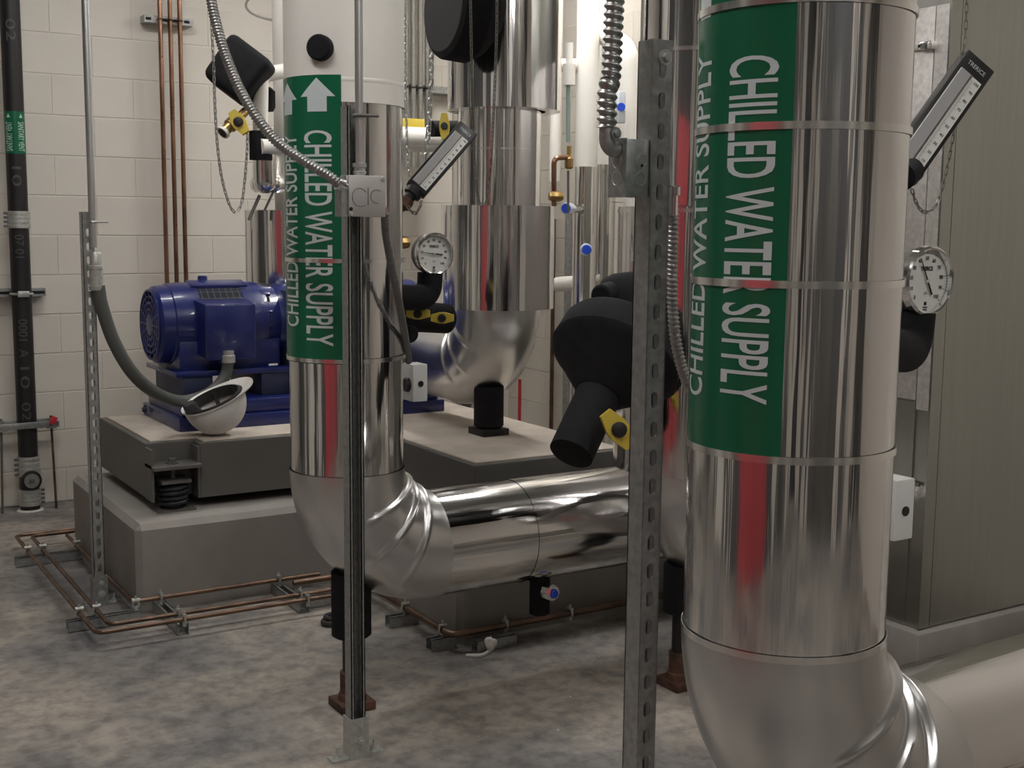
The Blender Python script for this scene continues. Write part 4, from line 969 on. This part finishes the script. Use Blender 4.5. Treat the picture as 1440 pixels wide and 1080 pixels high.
# thin tubes and marks on the right wall
tag(MB().cyl((pX(776, 520, WX-.03).x, pX(776, 520, WX-.03).y, 0), (pX(776, 520, WX-.03).x, pX(776, 520, WX-.03).y, 1.5), .012, n=14).build('wall_tube', COPPERF), 'thin brown tube standing against the right wall blocks', 'pipe')
q = pX(797, 500, WX-.08); tag(MB().cyl((q.x, q.y, 0), (q.x, q.y, pX(797, 290, WX-.08).z), .022, n=18).build('wall_conduit', GALV), 'grey conduit standing by the right wall next to the brown tube', 'conduit')
z1_, z0_ = pX(729, 533, WX-.005).z, pX(731, 596, WX-.005).z; q = pX(730, 560, WX-.005)
tag(MB().bb(WX-.0055, WX-.0034, q.y-.022, q.y+.012, z0_, z1_).build('paint_stripe', SPRAY), 'vertical red spray paint stripe on the right wall', 'paint mark')
q = pX(795, 400, 3.6); MB()
tag(MB().tube([pY(785, 400, 5.5), V(p1.x-.02, p1.y+.02, pY(820, 398, 5.2).z)], .04, 20).build('white_stub', PVC), 'short white pipe stub beside the wide jacket of the suction riser', 'pipe')

# conduits on the back wall between the risers
zb3 = pY(585, 235, 6.45).z
for i, x_ in enumerate((571, 581, 591, 601)):
    q = pY(x_, 120, 6.45); tag(MB().cyl((q.x, 6.45, zb3), (q.x, 6.45, CZ), .0155, n=18).build('wall_conduit', GALVL), ['steel conduit on the back wall nearest the white-topped riser', 'second steel conduit on the back wall from the white-topped riser', 'third steel conduit on the back wall from the white-topped riser', 'steel conduit on the back wall beside the hoist chain'][i], 'conduit', 'conduits on the back wall')
q0, q1 = pY(562, 124, 6.53), pY(640, 127, 6.53); us = thing('wall_strut', 'horizontal strut rail holding four conduits on the back wall', 'bracket', q0)
MB().bb(q0.x, q1.x, 6.47, 6.597, q0.z-.02, q0.z+.02).build('channel', GALV, us)
for x_ in (571, 581, 591, 601):
    q = pY(x_, 124, 6.45); MB().torus((q.x, 6.45, q0.z), (0, 0, 1), .0175, .006, 18, 8).build('conduit_clamp', STEEL, us)
# white horizontal pipes with yellow tag and valve
wh = tag(MB().tube([V(ex+.16, 5.68, pY(560, 191, 5.6).z), V(rp_.x-.10, 5.68, pY(612, 190, 5.6).z)], .046, 28).build('white_crossover', PVC), 'white horizontal pipe behind the white-topped riser carrying a yellow tag', 'pipe')
tag(MB().tube([V(ex+.16, 5.80, pY(540, 207, 5.8).z), V(rp_.x-.09, 5.80, pY(640, 201, 5.8).z)], .046, 28).build('white_crossover', PVC), 'lower white horizontal pipe passing behind the hoist chain', 'pipe')
q = pY(582, 161, 5.66); zq = pY(590, 190.5, 5.6).z+.044; tag(MB().bb(q.x-.07, q.x+.07, 5.676, 5.684, zq, zq+.045, .001).build('yellow_tag', YELLOW), 'yellow tag lying on the white horizontal pipe', 'tag')
fv = thing('foam_valve', 'black foam valve with upright yellow handle between riser and thermometer', 'valve', pY(630, 180, 4.9))
MB().tube([pY(607, 181, 4.95), pY(655, 181, 4.95)], .036, 24).build('foam_body', FOAM, fv)
handle(pY(625, 178, 4.86), -FW, UP, .115, .045, YELLOW, BLACK, fv)
q = V(MPX+PR-.004, MPY, pY(569, 341, 3.3).z); tag(MB().lathe(q, V(1, 0, 0), [(0, .012), (.02, .02), (.04, .016)], 8).build('brass_cap', BRASS), 'small brass cap beside the middle riser cladding', 'fitting')
# hanger wire ring at the top of the discharge riser
tag(MB().torus(E_(398, 8, 5.6)+V(0, 0, 0), (0.05, .25, 1), .17, .006, 48, 8).build('hanger_ring', ZINC), 'thin wire hanger ring around the discharge riser near the top', 'wire')

# ------------------------------------------------------------------ copper pipes on the floor around the pad
FZ = .062
def floor_pipe(label, pts, r=.0085):
    return tag(MB().tube(rounded([V(x, y, FZ) for x, y in pts], .035), r, 14).build('floor_pipe', COPPERF), label, 'pipe', 'copper pipes along the floor')
o1, o2, o3 = pz(140, 890, FZ), pz(158, 878, FZ), pz(192, 868, FZ)
yo1, yo2, yo3 = o1.y, o2.y, o3.y
XL1, XL2, XL3 = o1.x-.01, o2.x-.01, PX0-.03
XR = 1.96
floor_pipe('outermost copper pipe laid on floor channels around the concrete pad corner', [(PX0+.1, 5.70), (XL1, 5.70), (XL1, yo1), (1.86, yo1)])
floor_pipe('middle copper pipe laid on floor channels around the concrete pad corner', [(PX0+.1, 5.66), (XL2, 5.66), (XL2, yo2), (1.86, yo2)])
floor_pipe('innermost copper pipe hugging the concrete pad side', [(XL3, 5.60), (XL3, PYF-.05), (1.86, PYF-.05)])
floor_pipe('copper pipe with taped joints running along the pad beneath the horizontal riser', [(1.72, 4.40), (XR, 4.40), (XR, LYF-.05), (3.0, LYF-.05)], .012)
def strut_foot(label, a, b2):
    """short strut channel lying open side up from a to b2"""
    a, b2 = V(*a, 0), V(*b2, 0); d = (b2-a); L = d.length; d.normalize(); s = V(-d.y, d.x, 0); b = MB(); h = SW/2
    M3 = Matrix((d, s, V(0, 0, 1))).transposed(); mid = (a+b2)/2
    b.box(mid+V(0, 0, ST/2), (L, SW, ST), M3)
    for sg in (-1, 1):
        b.box(mid+s*sg*(h-ST/2)+V(0, 0, SW/2), (L, ST, SW), M3); b.box(mid+s*sg*(h-.0048)+V(0, 0, SW-ST/2), (L, .0096, ST), M3)
    return tag(b.build('floor_channel', GALV), label, 'bracket', 'floor channels under the floor pipes')
def clampring(x, y, ax, r=.011):
    pass
f1a, f1b = pz(22, 797), pz(104, 786)
strut_foot('floor channel under the floor pipes at the far side of the corner post', (f1a.x, f1a.y), (PX0-.012, f1a.y))
f2 = pz(95, 888); strut_foot('floor channel under the floor pipes beside the corner post base', (f2.x, f2.y), (PX0-.02, f2.y))
f3 = pz(258, 893); strut_foot('floor channel under the floor pipes along the pad front, towards the corner post', (f3.x, f3.y), (f3.x, PYF-.01))
f4 = pz(428, 862); strut_foot('floor channel under the floor pipes along the pad front, next to the pipe stand', (f4.x, f4.y), (f4.x, PYF-.01))
f5 = pz(444, 856); strut_foot('floor channel lying crosswise beside the pipe stand', (f4.x+.035, f5.y+.03), (f4.x+.21, f5.y+.03))
f6 = pz(545, 882); strut_foot('floor channel under the taped pipe joint, next to the pipe stand', (f6.x, f6.y), (LX0-.01, f6.y))
f7 = pz(603, 914); strut_foot('floor channel under the taped pipe joint at the pad corner', (f7.x, f7.y), (LX0-.01, f7.y))
f8 = pz(655, 915); strut_foot('floor channel in front of the pad corner', (LX0+.02, LYF-.075), (LX0+.18, LYF-.075))
def pclamp(x, y, along, label, r=.0085):
    d = V(1, 0, 0) if along == 'X' else V(0, 1, 0); b = MB(); c = V(x, y, FZ)
    b.torus(c, d, r+.003, .004, 16, 6); b.cyl(c+V(0, 0, r), c+V(0, 0, r+.022), .004, n=8)
    s = V(-d.y, d.x, 0); b.lathe(c+s*-.014+V(0, 0, .016), s, [(0, .007), (.028, .007)], 8)
    b.box(c-V(0, 0, (FZ-SW+r)/2+.002), (.012, .012, FZ-SW-r+.006)); return tag(b.build('pipe_clamp', GALVL), label, 'clamp', 'pipe clamps on the floor pipes')
WHO = ('outermost', 'middle', 'innermost')
for X_, wn in zip((XL1, XL2, XL3), WHO):
    for Y_, at in ((f1a.y, 'on the channel beyond the corner post'), (f2.y, 'on the channel by the corner post base')): pclamp(X_, Y_, 'Y', 'bright clamp holding the %s floor pipe %s' % (wn, at))
for Y_, wn in zip((yo1, yo2, PYF-.05), WHO):
    for X_, at in ((f3.x, 'at the pad front near the corner post'), (f4.x, 'at the pad front near the pipe stand')): pclamp(X_, Y_, 'X', 'bright clamp holding the %s floor pipe %s' % (wn, at))
pclamp(XR, f6.y, 'Y', 'bright clamp on the taped pipe nearest the pipe stand', .012); pclamp(XR, f7.y, 'Y', 'bright clamp on the taped pipe near the pad corner', .012)
pclamp(2.45, LYF-.05, 'X', 'bright clamp under the horizontal pipe, left of the near post', .012); pclamp(LX0+.16, LYF-.05, 'X', 'bright clamp beside the crumpled tape wad', .012)
# white tape tail and scraps on the floor
tp = [pz(688, 896, .05), pz(693, 905, .03), pz(690, 914, .006), pz(676, 922, .004), pz(655, 922, .004)]
tag(MB().tube(spline(tp, 6), .007, 8).build('tape_tail', PAPER), 'loose white tape tail curling on the floor by the pad corner', 'tape')
q = pz(690, 905, .05); bm = bmesh.new(); bmesh.ops.create_icosphere(bm, subdivisions=3, radius=.021)
for v in bm.verts: v.co = v.co*(1+.25*math.sin(v.co.x*140)*math.cos(v.co.z*120+v.co.y*90))+q
me = bpy.data.meshes.new('tape_wad'); bm.to_mesh(me); bm.free(); tag(link('tape_wad', me, PAPER), 'crumpled white tape wad on the pipe clamp by the pad corner', 'tape')
for i, (x_, y_) in enumerate(((724, 887), (802, 980), (785, 1027))):
    q = pz(x_, y_, .003); b = MB(); s_ = .008 if i == 0 else .004
    b.box(q, (s_*2, s_*1.5, .005), Matrix.Rotation(i*.8, 3, 'Z'), .001)
    tag(b.build('paper_scrap', PAPER), ['white paper scrap beside the pad under the horizontal pipe', 'tiny white chip on the open floor behind the near post', 'tiny white crumb on the shaded floor by the near post'][i], 'scrap')
q = pz(468, 878, 0); b = MB(); b.torus(q+V(0, 0, .012), (0, 0, 1), .035, .010, 24, 8); b.torus(q+V(.006, .004, .028), (0, 0, 1), .030, .009, 24, 8)
tag(b.build('wire_coil', STRAP), 'small dark coil of wire on the floor beside the pipe stand', 'wire')
